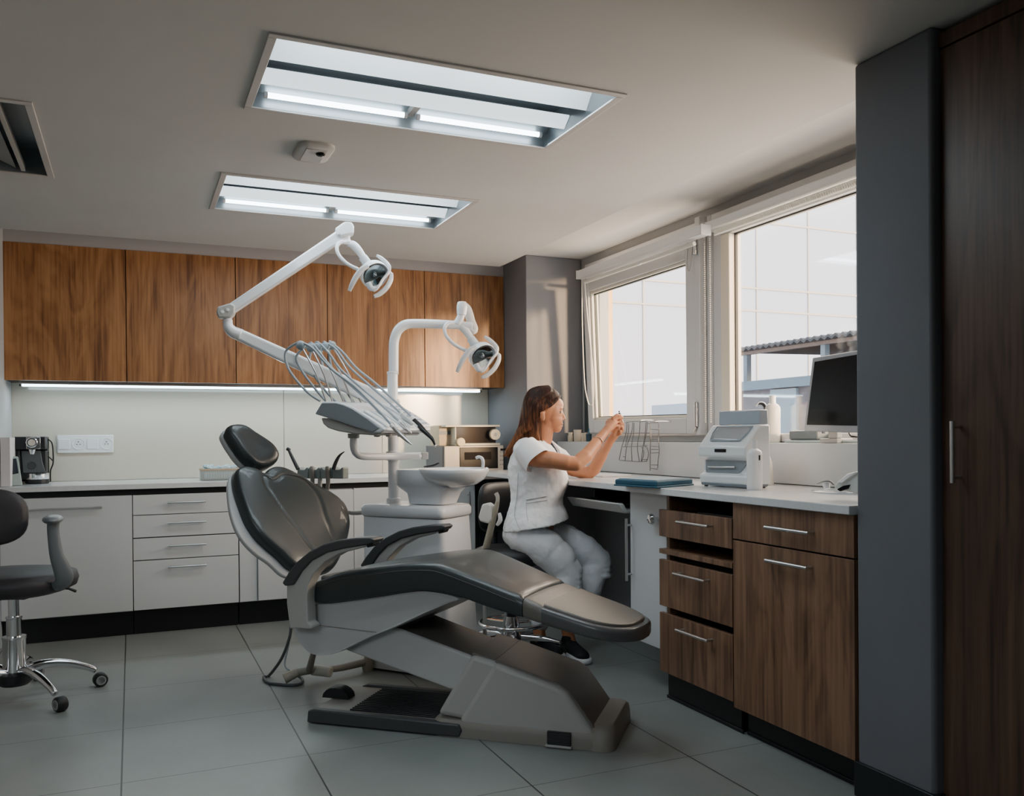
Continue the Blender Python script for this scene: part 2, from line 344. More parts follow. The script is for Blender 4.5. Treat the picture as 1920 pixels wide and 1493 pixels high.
# window 2: fixed light
yg = at(1369, 600, 0, 2.80).y; zg = at(1369, 436, 0, 2.80).z
wf = frame_rect(MB(), 2.79, 2.90, 1.93, 3.79, 1.09, 2.28, .04)
wf.box((2.80, yg+.07, 1.13), (2.88, 3.75, 2.25)).box((2.80, 1.97, 1.09), (2.88, yg+.07, 1.125)).box((2.80, 1.97, zg), (2.88, yg+.07, 2.26))
w2 = struct('window_2', wf, PVC, bevel=.004)
MB().box((2.795, yg, 1.125), (2.87, yg+.07, zg)).build('glazing_bead', mat('warm_bead2', (.74, .66, .54), .4), w2, bevel=.004)
frame_rect(MB(), 2.83, 2.845, 1.97, yg, 1.118, zg, .007).build('gasket', mat('black_gasket', (.015, .015, .015), .5), w2)
MB().box((2.836, 1.97, 1.12), (2.84, yg+.003, zg+.003)).build('glass', GLASS, w2, smooth=False)
MB().box((2.75, 3.80, 1.125), (2.83, 3.842, 2.28)).build('mullion', PVC, w2, bevel=.004)

struct('trim_11', MB().box((2.815, 3.80, 1.0875), (2.858, 5.25, 1.125)), PVC, bevel=.003)
# roller blinds
def blind(label, y0, y1, z0, z1, near):
    t = thing('roller_blind', label, 'blind', (2.74, (y0+y1)/2, z0))
    if near == 0:
        q0, q1, q2, q3 = at(1313, 424, 0, 2.63), at(1081, 505, 0, 2.63), at(1313, 441, 0, 2.63), at(1081, 522, 0, 2.63)
        zt, zb_ = (q0.z+q1.z)/2, (q2.z+q3.z)/2
        MB().box((2.63, q0.y, zb_), (2.69, q1.y, zt)).build('cassette', WHITEP, t, bevel=.006)
        for y in (q0.y-.003, q1.y+.003): MB().box((2.628, y-.004, zb_-.002), (2.692, y+.004, zt+.002)).build('end_cap', PVC, t, bevel=.003)
        for y in (4.0, 5.0): MB().box((2.69, y, zt-.02), (2.86, y+.03, zt)).build('bracket', PVC, t)
        return t
    MB().box((2.71, y0, z0), (2.775, y1, z1)).build('cassette', WHITEP, t, bevel=.006)
    for y in (y0-.003, y1+.003): MB().box((2.708, y-.004, z0-.002), (2.777, y+.004, z1+.002)).build('end_cap', PVC, t, bevel=.003)
    return t
b1 = blind('white roller blind cassette above the opened window nearest the corner column', 3.86, 5.27, 2.165, 2.225, 0)
MB().tube([at(1302, 457, 0, 2.66), at(1200, 493, 0, 2.66), at(1097, 529, 0, 2.66)], .011, 14).build('fabric_roll', mat('blind_fabric', (.7, .68, .62), .6), b1)
MB().ell(at(1198, 494, 0, 2.648), ((.01, 0, 0), (0, .022, 0), (0, 0, .012))).build('cord_clip', WHITEP, b1)
loopc = cr_path([at(x, y, 0, 2.66) for x, y in ((1091, 524), (1092, 620), (1096, 715), (1102, 752), (1107, 760), (1112, 752), (1112, 700), (1102, 600), (1096, 524))], 8)
MB().tube(loopc, .0035, 8).build('cord_loop', mat('cord', (.75, .70, .60), .6), b1)
MB().tube([(2.74, 3.885, 2.165), (2.735, 3.89, 2.05), (2.73, 3.865, 2.0), (2.73, 3.84, 2.06), (2.735, 3.835, 2.165)], .0018, 6, smooth=6).build('thin_cord', mat('thin_cord', (.3, .3, .3), .5), b1)
q0, q1 = at(1319, 417, 0, 2.706), at(1319, 433, 0, 2.706)
b2 = blind('white roller blind cassette above the large fixed window', 2.05, q0.y, q1.z, q0.z, 1)
MB().box((2.706, 2.05, q1.z-.003), (2.712, q0.y-.01, q1.z+.003)).build('trim_strip', mat('pale_trim', (.85, .84, .78), .4), b2)
mb = MB()
y = 2.06
while y < 3.66:
    mb.tube([(2.73, y, q1.z-.005), (2.745, y+.003, q1.z-.018), (2.74, y, q1.z-.030)], .006, 6); y += .0135
mb.build('fabric_roll', mat('ribbed_fabric', (.8, .78, .72), .6), b2)
for y in (3.735, 3.69):
    mb = MB(); z = 2.18
    while z > 1.19: mb.ell((2.735, y, z), ((.0035, 0, 0), (0, .0035, 0), (0, 0, .0035)), 6, 4); z -= .0105
    mb.build('bead_chain', mat('bead_chain', (.75, .72, .68), .4), b2)

# ================================================================ CEILING LIGHTS
def light(L_, label, on, tubes):
    x0, y0, x1, y1 = L_; t = thing('ceiling_light', label, 'ceiling light', ((x0+x1)/2, (y0+y1)/2, ZC), 'recessed ceiling lights')
    f = MB(); w = .022; z0, z1 = ZC-.006, ZC+.001
    for a, b in (((x0-w, y0-w), (x1+w, y0+.004)), ((x0-w, y1-.004), (x1+w, y1+w)), ((x0-w, y0+.004), (x0+.004, y1-.004)), ((x1-.004, y0+.004), (x1+w, y1-.004))):
        f.box((a[0], a[1], z0), (b[0], b[1], z1))
    f.build('frame', mat('fixture_frame', (.52, .5, .49), .4), t, bevel=.002)
    h = .105; e = .001
    tr = MB()
    tr.box((x0+e, y0+e, ZC+h), (x1-e, y1-e, ZC+h+.004))
    for a, b in (((x0+e, y0+e), (x1-e, y0+.004)), ((x0+e, y1-.004), (x1-e, y1-e)), ((x0+e, y0), (x0+.004, y1)), ((x1-.004, y0), (x1-e, y1))): tr.box((a[0], a[1], ZC+.001), (b[0], b[1], ZC+h))
    tr.build('housing', mat('housing_metal', (.28, .31, .33), .35, metal=.6), t)
    return t, h
for L_, lab, on in ((L1, 'long recessed ceiling light nearer the viewer, larger of the two lit fittings', 1), (L2, 'long recessed ceiling light farther back, above the raised lamp arm', 1)):
    t, h = light(L_, lab, on, 2); x0, y0, x1, y1 = L_; W = y1-y0
    # curved reflector troughs running lengthways
    for k, (ya, yb) in enumerate(((y0+.012, y0+W*.38), (y0+W*.74, y1-.03))):
        rings = []
        for x in (x0+.005, x1-.005):
            rr = []
            for q in range(13):
                s_ = q/12; rr.append(Vector((x, ya+(yb-ya)*s_, ZC+.022+(.078*sin(pi*s_) if k == 0 else .05*sin(pi*s_)+.02))))
            rr += [p+Vector((0, 0, .003)) for p in reversed(rr)]
            rings.append(rr)
        MB().loft(rings).build('reflector', (mat('glowing_reflector', (.85, .9, .92), .5, emit=(.8, .93, 1), estr=.75) if k == 0 else mat('grey_trough', (.30, .34, .36), .35, metal=.5)), t)  # near trough glows by itself, standing in for tube light on it
    MB().hexa([(x0+.006, y0+W*.60, ZC+.044), (x1-.006, y0+W*.60, ZC+.044), (x1-.006, y0+W*.68, ZC+.010), (x0+.006, y0+W*.68, ZC+.010)],
              [(x0+.006, y0+W*.60, ZC+.050), (x1-.006, y0+W*.60, ZC+.050), (x1-.006, y0+W*.68, ZC+.016), (x0+.006, y0+W*.68, ZC+.016)]).build('louvre', mat('louvre_glow', (.85, .88, .9), .4, emit=(.8, .93, 1), estr=1.3), t, bevel=.003)  # louvre brightness is an added glow of its own
    for y in (y0+.035, y1-.05):
        for xa, xb in ((x0+.05, (x0+x1)/2-.03), ((x0+x1)/2+.03, x1-.05)):
            tb = MB().cyl((xa, y, ZC+.028), (xb, y, ZC+.028), .0095, seg=12).build('tube', TUBE, t)
            for xx in (xa-.012, xb): MB().cyl((xx, y, ZC+.028), (xx+.012, y, ZC+.028), .011, seg=12).build('tube_cap', WHITEP, tb)
    MB().box(((x0+x1)/2-.012, y0+W*.72, ZC+.035), ((x0+x1)/2+.012, y1-.02, ZC+.055)).build('crossbar', GREYP, t)
# unlit fitting at the left edge
t, h = light(L3, 'unlit recessed ceiling fitting at the left edge of the ceiling', 0, 0)
x0, y0, x1, y1 = L3
rg = []
for y in (y0+.02, y1-.02):
    rr = [Vector((x0+.05+(x1-x0-.17)*q/12, y, ZC+.012+.07*sin(pi*q/12))) for q in range(13)]; rg.append(rr+[p+Vector((0, 0, .003)) for p in reversed(rr)])
MB().loft(rg).build('reflector', mat('grey_reflector', (.35, .34, .33), .5), t)
MB().hexa([(x1-.10, y0+.02, ZC+.002), (x1-.085, y0+.02, ZC+.002), (x1-.085, y1-.02, ZC+.002), (x1-.10, y1-.02, ZC+.002)], [(x1-.10, y0+.02, ZC+.03), (x1-.085, y0+.02, ZC+.03), (x1-.085, y1-.02, ZC+.03), (x1-.10, y1-.02, ZC+.03)]).build('divider', GREYP, t)
MB().cyl((x1-.24, y0+.1, ZC+.03), (x1-.24, y1-.1, ZC+.03), .013).build('tube', mat('unlit_tube', (.6, .6, .58), .3), t)
# emergency light between the fittings
t = thing('emergency_light', 'small rounded emergency light unit on the ceiling between the two lit fittings', 'ceiling sensor', (.675, 3.48, ZC))
def rr3(a0, b0, a1, b1, r, z):
    P = []
    for (x, y, s0) in ((a1-r, b1-r, 0), (a0+r, b1-r, pi/2), (a0+r, b0+r, pi), (a1-r, b0+r, 3*pi/2)):
        for k in range(6): q = s0+pi/2*k/5; P.append(Vector((x+r*cos(q), y+r*sin(q), z)))
    return P
MB().loft([rr3(.603, 3.372, .743, 3.595, .04, ZC-.0003), rr3(.603, 3.372, .743, 3.595, .04, ZC-.010), rr3(.612, 3.382, .734, 3.585, .036, ZC-.018)]).build('body', mat('offwhite', (.50, .48, .46), .4), t, sharp=50)
MB().box((.632, 3.41, ZC-.021), (.715, 3.565, ZC-.0175)).build('cover_plate', mat('offwhite2', (.46, .44, .42), .4), t, bevel=.006)
MB().ell((.695, 3.45, ZC-.018), ((.02, 0, 0), (0, .025, 0), (0, 0, .014))).build('lens', SCREEN, t)
MB().ell((.70, 3.452, ZC-.028), ((.006, 0, 0), (0, .008, 0), (0, 0, .006))).build('lamp_dome', CHROME, t)

# ================================================================ BACK CABINETS
ed = [-.663, -.024, .604, 1.178, 1.842, 2.433]
order = ['leftmost walnut wall cabinet beside the left wall', 'walnut wall cabinet second from the left, above the white sockets', 'walnut wall cabinet crossed by the elbow of the long lamp arm', 'widest walnut wall cabinet between the two dental lamps', 'rightmost walnut wall cabinet behind the smaller dental lamp']
order[3] = 'walnut wall cabinet above the hoses, second from the right'
for i in range(5):
    a, b = ed[i]+.001, ed[i+1]-.001
    t = thing('wall_cabinet', order[i], 'wall cabinet', ((a+b)/2, 5.68, 1.474), 'wooden wall cabinets')
    MB().box((a, 5.702, 1.474), (b, YB-.001, 2.255)).build('carcass', mat('carcass_dark', (.05, .03, .02), .6), t)
    MB().box((a+.0015, 5.68, 1.471), (b-.0015, 5.70, 2.259)).build('door', WARMWOOD, t, bevel=.001)
t = thing('under_cabinet_light', 'long lit strip light under the walnut wall cabinets', 'strip light', (.9, 5.9, 1.45))
MB().box((-.60, 5.78, 1.455), (2.30, 5.84, 1.4735)).build('channel', STEEL, t, bevel=.001)
MB().box((-.585, 5.785, 1.443), (2.285, 5.835, 1.455)).build('diffuser', LEDM, t, bevel=.002)
for x in (-.598, 2.286): MB().box((x, 5.782, 1.442), (x+.012, 5.838, 1.456)).build('end_cap', DKPLAS, t)

def bar(x0, x1, y, z, parent, r=.0055, st=.03):
    h = MB().cyl((x0, y-st, z), (x1, y-st, z), r, seg=14)
    for x in (x0+.02, x1-.02): h.cyl((x, y-st, z), (x, y, z), r*.8, seg=10)
    return h.build('handle', STEEL, parent)
FY = 5.42
MB_ = MB
t = thing('base_cabinet', 'white base cabinet with one wide door behind the swivel chair', 'base cabinet', (-.33, FY, 0), 'white base cabinets along the back wall')
MB().box((-.66, FY+.02, .14), (-.003, YB-.01, .84)).build('carcass', WHITECAB, t)
d = MB().box((-.659, FY, .145), (-.003, FY+.018, .806)).build('door', WHITECAB, t, bevel=.0015); bar(-.53, -.157, FY, .745, d)
MB().box((-.66, FY+.05, 0), (-.002, YB-.02, .14)).build('plinth', BLACK, t)
t = thing('base_cabinet', 'white base cabinet with four stacked drawers', 'base cabinet', (.29, FY, 0), 'white base cabinets along the back wall')
MB().box((0, FY+.02, .14), (.58, YB-.01, .84)).build('carcass', DARKIN, t)
for a, b in ((.692, .806), (.562, .688), (.432, .556), (.145, .427)):
    d = MB().box((.0015, FY, a), (.578, FY+.018, b)).build('drawer', WHITECAB, t, bevel=.0015)
    bar(.185, .395, FY, b-.048 if b > .43 else b-.042, d)
MB().box((.002, FY+.05, 0), (.578, YB-.02, .14)).build('plinth', BLACK, t)
labs = ['white base cabinet behind the backrest of the dental chair', 'white base cabinet behind the delivery unit', 'white base cabinet right of the rinsing basin']
for i, (a, b) in enumerate(((.584, 1.275), (1.279, 1.86), (1.864, 2.10))):
    t = thing('base_cabinet', labs[i], 'base cabinet', ((a+b)/2, FY, 0), 'white base cabinets along the back wall')
    MB().box((a, FY+.02, .14), (b, YB-.01, .84)).build('carcass', WHITECAB, t)
    if i == 0:
        MB().box((a, FY, .145), (.685, FY+.018, .806)).build('filler_panel', WHITECAB, t, bevel=.0015)
        MB().box((.69, FY-.012, .147), (b-.001, FY+.006, .80)).build('door', WHITECAB, t, bevel=.0015)
    else:
        m_ = (a+b)/2
        d = MB().box((a+.001, FY, .145), (b-.001, FY+.018, .806)).build('door', WHITECAB, t, bevel=.0015)
        MB().cyl((b-.05, FY-.028, .62), (b-.05, FY-.028, .76), .005).cyl((b-.05, FY-.028, .64), (b-.05, FY, .64), .004).cyl((b-.05, FY-.028, .74), (b-.05, FY, .74), .004).build('handle', STEEL, d)
    MB().box((a+.001, FY+.05, 0), (b-.001, YB-.02, .14)).build('plinth', BLACK, t)
tag(MB().box((-.658, 5.40, .842), (2.044, YB-.009, .872)).box((2.044, 5.33, .842), (2.43, YB-.009, .872)).build('worktop', COUNTER, bevel=.002), 'pale grey worktop running along the back wall', 'worktop')
struct('trim_5', MB().box((-.655, FY+.012, .808), (2.1, FY+.019, .841)), BLACK)  # black strip standing in for the dark recess under the worktop

# ================================================================ RIGHT CABINETS
FX = 2.06
t = thing('worktop', 'white stone worktop along the window wall beneath the monitor', 'worktop', (2.35, 3.5, .874))
MB().box((2.04, 2.052, .874), (2.659, 5.30, .9035)).build('slab', COUNTER, t, bevel=.003)
def barx(y0, y1, x, z, parent, r=.006, st=.03):
    h = MB().cyl((x-st, y0, z), (x-st, y1, z), r, seg=14)
    for y in (y0+.012, y1-.012): h.cyl((x-st, y, z), (x, y, z), r*.85, seg=10)
    return h.build('handle', STEEL, parent)
# drawer column, y 2.653..3.145
t = thing('drawer_cabinet', 'brown walnut drawer column with three drawers and open shelf slots', 'drawer cabinet', (2.3, 2.9, 0))
MB().box((2.10, 3.127, .14), (2.64, 3.145, .873)).build('side_panel', BROWNWOOD, t)
MB().box((2.10, 2.653, .14), (2.64, 2.66, .873)).build('side_panel', BROWNWOOD, t)
MB().box((2.09, 2.661, .125), (2.64, 3.126, .14)).build('bottom_panel', BROWNWOOD, t)
MB().box((2.60, 2.661, .14), (2.61, 3.126, .873)).build('back_panel', DARKIN, t)
MB().box((2.14, 2.661, .705), (2.60, 3.126, .80)).box((2.14, 2.661, .37), (2.60, 3.126, .61)).box((2.14, 2.661, .145), (2.60, 3.126, .36)).build('inner_boxes', DARKIN, t)
for z0, z1, hz, y0h, y1h in ((.697, .811, .775, (1268, 978), (1327, 988)), (.402, .599, .555, (1262, 1077), (1321, 1089)), (.122, .372, .315, (1267, 1183), (1327, 1201))):
    d = MB().box((FX, 2.655, z0), (FX+.02, 3.147, z1)).build('drawer', BROWNWOOD, t, bevel=.001); qa, qb = at(*y0h, 0, FX-.03), at(*y1h, 0, FX-.03); barx(qb.y, qa.y, FX, (qa.z+qb.z)/2, d)
    MB().box((2.085, 2.662, z0+.01), (2.14, 3.125, z1-.012)).build('drawer_rail', DARKIN, d)
MB().box((FX, 2.655, .624), (2.60, 3.147, .644)).build('shelf', BROWNWOOD, t, bevel=.001)
MB().box((2.10, 2.655, 0), (2.62, 3.145, .124)).box((2.094, 2.64, 0), (2.10, 3.148, .014)).build('plinth', BLACK, t, bevel=.002)
MB().box((2.13, 2.68, .801), (2.34, 2.93, .815)).box((2.14, 2.70, .815), (2.33, 2.88, .822))
tag(MB().box((2.10, 2.67, .8005), (2.30, 2.93, .815)).build('folder', mat('dark_folder', (.02, .02, .022), .35), bevel=.003), 'thin dark folder lying in the top slot of the walnut drawer column', 'folder')
# door cabinet y 2.052..2.65
t = thing('base_cabinet', 'brown walnut base cabinet with drawer above door next to the grey column', 'base cabinet', (2.3, 2.35, 0))
MB().box((2.082, 2.056, .12), (2.64, 2.649, .873)).build('carcass', DARKIN, t)
d = MB().box((FX, 2.053, .738), (FX+.02, 2.6485, .872)).build('drawer', BROWNWOOD, t, bevel=.001); qa, qb = at(1434, 990, 0, FX-.03), at(1516, 999, 0, FX-.03); barx(qb.y, qa.y, FX, (qa.z+qb.z)/2, d, .0065)
d = MB().box((FX, 2.053, .104), (FX+.02, 2.6485, .732)).build('door', BROWNWOOD, t, bevel=.001); qa, qb = at(1435, 1052, 0, FX-.03), at(1513, 1065, 0, FX-.03); barx(qb.y, qa.y, FX, (qa.z+qb.z)/2, d, .0065)
MB().box((2.112, 2.056, 0), (2.62, 2.632, .119)).box((2.106, 2.056, 0), (2.112, 2.632, .014)).build('plinth', BLACK, t, bevel=.002)
# white narrow cabinet y 3.15..3.46
t = thing('base_cabinet', 'narrow white base cabinet between the drawer column and the kneehole', 'base cabinet', (2.3, 3.3, 0))
MB().box((2.12, 3.149, .205), (2.64, 3.44, .873)).build('carcass', WHITECAB, t)
MB().box((2.10, 3.16, 0), (2.11, 3.17, .2))
d = MB().box((2.10, 3.149, .195), (2.119, 3.447, .872)).build('door', WHITECAB, t, bevel=.0015)
MB().cyl((2.072, 3.436, .46), (2.072, 3.436, .745), .0065).cyl((2.072, 3.436, .49), (2.10, 3.436, .49), .005).cyl((2.072, 3.436, .715), (2.10, 3.436, .715), .005).build('handle', STEEL, d)
MB().lathe((2.10, 3.215, .762), [(.0, 0), (.008, 0), (.008, .018), (.022, .028), (.024, .036), (.018, .046), (.0, .05)], ax=(-1, 0, 0)).build('knob', CHROME, d)
MB().box((2.42, 3.155, 0), (2.62, 3.43, .204)).build('plinth', DARKGREY, t)
# kneehole lining and keyboard tray
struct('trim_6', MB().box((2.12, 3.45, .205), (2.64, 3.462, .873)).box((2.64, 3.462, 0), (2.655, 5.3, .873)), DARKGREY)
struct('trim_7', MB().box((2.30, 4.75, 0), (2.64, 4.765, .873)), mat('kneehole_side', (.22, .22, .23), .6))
t = thing('keyboard_tray', 'pale pull-out keyboard tray under the worktop in front of the seated woman', 'keyboard tray', (2.2, 3.9, .75))
A_ = [at(1056, 942, 0, 2.10), at(1178, 951, 0, 2.10)]
yn, yf = 3.468, 3.99
MB().box((2.09, yn, .765), (2.52, yf, .782)).hexa([(2.085, yn, .765), (2.11, yn, .765), (2.11, yf, .765), (2.085, yf, .765)], [(2.05, yn, .812), (2.08, yn, .812), (2.08, yf, .812), (2.05, yf, .812)]).build('tray', mat('tray_plastic', (.55, .55, .54), .4), t, bevel=.006)
for y in (yn+.02, yf-.03): MB().box((2.2, y, .782), (2.5, y+.01, .8735)).build('bracket', BLACK, t)
kb = thing('keyboard', 'black computer keyboard lying on the pull-out tray', 'keyboard', (2.2, 3.8, .7825))
MB().box((2.13, 3.56, .7825), (2.28, 3.97, .80)).build('base', DKPLAS, kb, bevel=.004)
mb = MB()
for i in range(5):
    for j in range(13): mb.box((2.135+i*.028, 3.575+j*.0295, .80), (2.135+i*.028+.023, 3.575+j*.0295+.025, .808))
mb.build('keys', BLKFAB, kb, bevel=.002)

# tall wooden cabinet at the right edge
t = thing('tall_cabinet', 'tall shaded wooden cabinet at the right edge beside the grey column', 'tall cabinet', (2.4, 1.0, 0))
XC = at(1764, 800, 1, 1.762).x
MB().box((XC+.02, .9, .02), (2.6, 1.760, 2.255)).build('carcass', SHADEWOOD, t)
for k, (a, b) in enumerate(((1.352, 1.758), (.90, 1.348))):
    d = MB().box((XC, a, .012), (XC+.019, b, 2.205)).build('door', SHADEWOOD, t, bevel=.001)
    hy = 1.70 if k == 0 else .95
    MB().cyl((XC-.03, hy, .99), (XC-.03, hy, 1.16), .0065).cyl((XC-.03, hy, 1.005), (XC, hy, 1.005), .005).cyl((XC-.03, hy, 1.145), (XC, hy, 1.145), .005).build('handle', STEEL, d)
MB().box((XC-.004, .9, 2.209), (XC+.019, 1.7605, 2.25)).build('top_panel', SHADEWOOD, t)
# ================================================================ DENTAL CHAIR
S = Fr((1.06, 3.456), -51)      # frame of the seat: u towards the foot end, v towards the window
HW = .235
def interp(P, u):
    if u <= P[0][0]: return P[0][1]
    for i in range(len(P)-1):
        if u <= P[i+1][0]:
            t = (u-P[i][0])/(P[i+1][0]-P[i][0]+1e-9); return P[i][1]*(1-t)+P[i+1][1]*t
    return P[-1][1]
def smoothP(P, n=6):
    q = cr_path([(a, b, 0) for a, b in P], n); return [(p.x, p.y) for p in q]
topP = smoothP([S.uz(x, y, -HW) for x, y in ((572, 1099), (620, 1079), (655, 1071), (700, 1064.5), (744, 1059), (775, 1057), (797, 1057), (817, 1059), (850, 1070), (907, 1092), (947, 1108), (978, 1120), (1016, 1137), (1069, 1156), (1130, 1176), (1175, 1186), (1215, 1192))])
botP = smoothP([S.uz(x, y, -HW) for x, y in ((572, 1129), (600, 1132), (640, 1129), (704, 1120), (769, 1110), (809, 1109), (862, 1121), (907, 1137), (966, 1156), (1010, 1171), (1069, 1189), (1130, 1206), (1183, 1217), (1215, 1222))])
def uo(x, y): return S.uz(x, y, -HW)[0]
chair = thing('dental_chair', 'reclined charcoal dental chair with grey hull in the middle of the room', 'dental chair', tuple(S.w(0, 0, 0)))
def far_w(u):
    a, b, c_ = uo(800, 1057), uo(978, 1122), uo(1190, 1195)
    if u < a: return .245
    if u < b: return .245-(u-a)/(b-a)*.085
    return .16-(u-b)/(c_-b)*.045
def cushion(u0, u1, n, hw, rt=.032, rb=.012, dz=(0, 0), crown=.006, round_end=0, ends=(0, 0)):
    rings = []
    for i in range(n+1):
        t = i/n; u = u0+(u1-u0)*t
        h = hw(u) if callable(hw) else hw; h0 = h
        zt = interp(topP, u)+dz[0]; zb = interp(botP, u)+dz[1]
        e = 0
        for s_, q in ((t*(u1-u0), ends[0]), ((1-t)*(u1-u0), ends[1])):
            if q and s_ < q: e = max(e, q-sqrt(max(q*q-(q-s_)**2, 0)))
        zt -= e*.9; zb += e*.5; h -= e*.5
        if round_end:
            d = u1-u; R_ = round_end
            if d < R_: h2 = h-R_+sqrt(max(R_*R_-(R_-d)**2, 1e-6)) if h > R_ else h*sqrt(max(1-((R_-d)/R_)**2, 1e-6)); h = max(h2, .004)
        r1 = min(rt, h*.9, (zt-zb)*.45); r2 = min(rb, h*.5, (zt-zb)*.3)
        ring = []
        for k in range(5): a = pi/2*k/4; ring.append((-h+r2-r2*sin(a), zb+r2-r2*cos(a)))
        for k in range(6): a = pi/2*k/5; ring.append((-h+r1-r1*cos(a), zt-r1+r1*sin(a)))
        for k in range(1, 8): q = -1+2*k/8; ring.append(((h-r1)*q, zt+crown*(1-q*q)))
        for k in range(6): a = pi/2*k/5; ring.append((h-r1+r1*sin(a), zt-r1+r1*cos(a)))
        for k in range(5): a = pi/2*k/4; ring.append((h-r2+r2*cos(a), zb+r2-r2*sin(a)))
        fw = far_w(u)-(HW-h0); cv = (fw-h0)/2; kk = ((fw+h0)/2)/h0
        rings.append([S.w(u, cv+v*kk, z) for v, z in ring])
    return MB().loft(rings)
u_hip, u_k, u_j, u_t = uo(576, 1100), uo(978, 1122), uo(1014, 1138), uo(1180, 1195)
cushion(u_hip, u_k, 60, HW, ends=(.03, .006)).build('seat_cushion', LEATHER, chair, sharp=60)
# dimple where the leg rest starts
cushion(u_k+.001, u_j, 6, HW-.004, dz=(-.003, .002), ends=(.004, .003)).build('knee_section', LEATHER2, chair, sharp=60)
fr = cushion(u_j+.001, u_t, 44, lambda u: HW-.012*(u-u_j)/(u_t-u_j), round_end=.17, dz=(-.006, 0), rt=.02, rb=.03, crown=.002).build('footrest', LEATHER3, chair, sharp=70)
cushion(u_j+.002, u_t-.022, 44, lambda u: HW-.018-.012*(u-u_j)/(u_t-u_j), round_end=.16, dz=(.004, .045), rt=.010, rb=.003, crown=.004).build('footrest_pad', LEATHER2, fr, sharp=70)
# stitched seams along the side and across the knee
for pts in ([S.w(u, -HW-.0008, interp(topP, u)-.026) for u in [u_hip+.05+(u_k-.02-u_hip-.05)*i/50 for i in range(51)]], ):
    MB().tube(pts, .0013, 6).build('side_seam', DKPLAS, chair)
# seat hull
hull_out = [(541, 1132), (556, 1131), (580, 1131), (622, 1131), (704, 1120), (769, 1110), (809, 1109), (862, 1121), (840, 1132), (797, 1150), (741, 1176), (690, 1197), (645, 1219), (620, 1228), (600, 1230), (582, 1226), (568, 1214), (555, 1195), (546, 1168)]
HP = [S.uz(x, y, -.215) for x, y in hull_out]
HP = [(p.x, p.y) for p in cr_path([(a, b, 0) for a, b in HP], 4, True)]
def loft_uz(P, prof, F=S, mat_=None, cen=None):
    cx = sum(a for a, b in P)/len(P); cz = sum(b for a, b in P)/len(P)
    return MB().loft([[F.w(cx+(a-cx)*k, v, cz+(b-cz)*k) for a, b in P] for v, k in prof])
loft_uz(HP, [(-.205, .90), (-.214, .965), (-.217, .985), (-.205, 1.0), (.205, 1.0), (.217, .985), (.214, .965), (.205, .9)]).build('seat_hull', HULL, chair, sharp=50)
a_, b_ = S.uz(592, 1172, -.2185), S.uz(705, 1186, -.2185)
MB().tube([S.w(a_[0], -.2172, a_[1]), S.w(b_[0], -.2172, b_[1])], .0016, 6).build('hull_seam', TAUPE, chair)
# armrest supports and pads
def arm(v0, wd, label=None):
    outer = [(541, 1096), (541, 1130), (547, 1178), (560, 1177), (583, 1179), (588, 1178), (588, 1174), (580, 1166), (579, 1120), (580, 1098), (590, 1077), (612, 1053), (640, 1037), (672, 1029), (690, 1023), (690, 1016), (640, 1016), (610, 1025), (585, 1040), (562, 1064), (547, 1085)]
    P = [S.uz(x, y, -.27) for x, y in outer]
    sup = MB().prism([S.w(a, v0, z) for a, z in P], S.b*wd).build('armrest_support', TAUPE if False else GREYP, chair, bevel=.008, seg=3, sharp=50)
    pad = [(535, 1092), (540, 1098), (556, 1096), (562, 1086), (572, 1070), (590, 1051), (618, 1036), (650, 1028), (688, 1022), (702, 1018), (707, 1011), (700, 1007), (672, 1008), (640, 1012), (612, 1020), (585, 1034), (562, 1053), (546, 1074)]
    P = [S.uz(x, y, -.27) for x, y in pad]
    MB().prism([S.w(a, v0-.010, z) for a, z in P], S.b*(wd+.020)).build('armrest_pad', DKPLAS, chair, bevel=.007, seg=3, sharp=50)
    P = [S.uz(x, y, -.27) for x, y in ((688, 1021), (702, 1018.5), (698, 1025), (690, 1027))]
    MB().prism([S.w(a, v0+.006, z) for a, z in P], S.b*(wd-.012)).build('release_lever', BLKFAB, chair, bevel=.002)
arm(-.282, .055)
arm(.236, .055)

# backrest: outline measured on its inclined plane
Bk = Fr((0, 0), -57)
hipc = S.pt(612, 1070, 0)
rec = radians(35)
up_ = (-Bk.a*sin(rec)+Vector((0, 0, cos(rec)))).normalized(); nrm = (Bk.a*cos(rec)+Vector((0, 0, sin(rec)))).normalized()
def bp(x, y, d=0): return atp(x, y, hipc+nrm*d, nrm)
def to2(p): q = p-hipc; return (q.dot(Bk.b), q.dot(up_))
def fr2(a, b, d): return hipc+Bk.b*a+up_*b+nrm*d
OUT = [(444, 886), (448, 877), (460, 873), (478, 877), (489, 884), (499, 885), (507, 877), (521, 873), (539, 877), (566, 891), (593, 907), (622, 921), (641, 935), (653, 953), (658, 977), (656, 998), (650, 1020), (641, 1042), (629, 1062), (612, 1070), (594, 1072), (571, 1066), (550, 1058), (528, 1037), (507, 1019), (486, 998), (469, 972), (457, 942), (447, 910)]
SEAM = [(582, 1031), (568, 1014), (555, 996), (541, 979), (529, 964), (507, 931), (495, 912), (491, 896), (497, 894), (508, 902), (519, 900), (526, 894), (536, 892), (550, 894), (566, 899), (582, 915), (596, 939), (606, 972), (615, 993), (624, 1017)]
out2 = [(p.x, p.y) for p in cr_path([(*to2(bp(x, y)), 0) for x, y in OUT], 6, True)]
seam2 = [(p.x, p.y) for p in cr_path([(*to2(bp(x, y)), 0) for x, y in SEAM], 6)]
def seg_d(p, P):
    best = 9
    for i in range(len(P)-1):
        ax, ay = P[i]; bx, by = P[i+1]; dx, dy = bx-ax, by-ay; L2 = dx*dx+dy*dy+1e-12
        t = max(0, min(1, ((p[0]-ax)*dx+(p[1]-ay)*dy)/L2)); best = min(best, hypot(p[0]-ax-t*dx, p[1]-ay-t*dy))
    return best
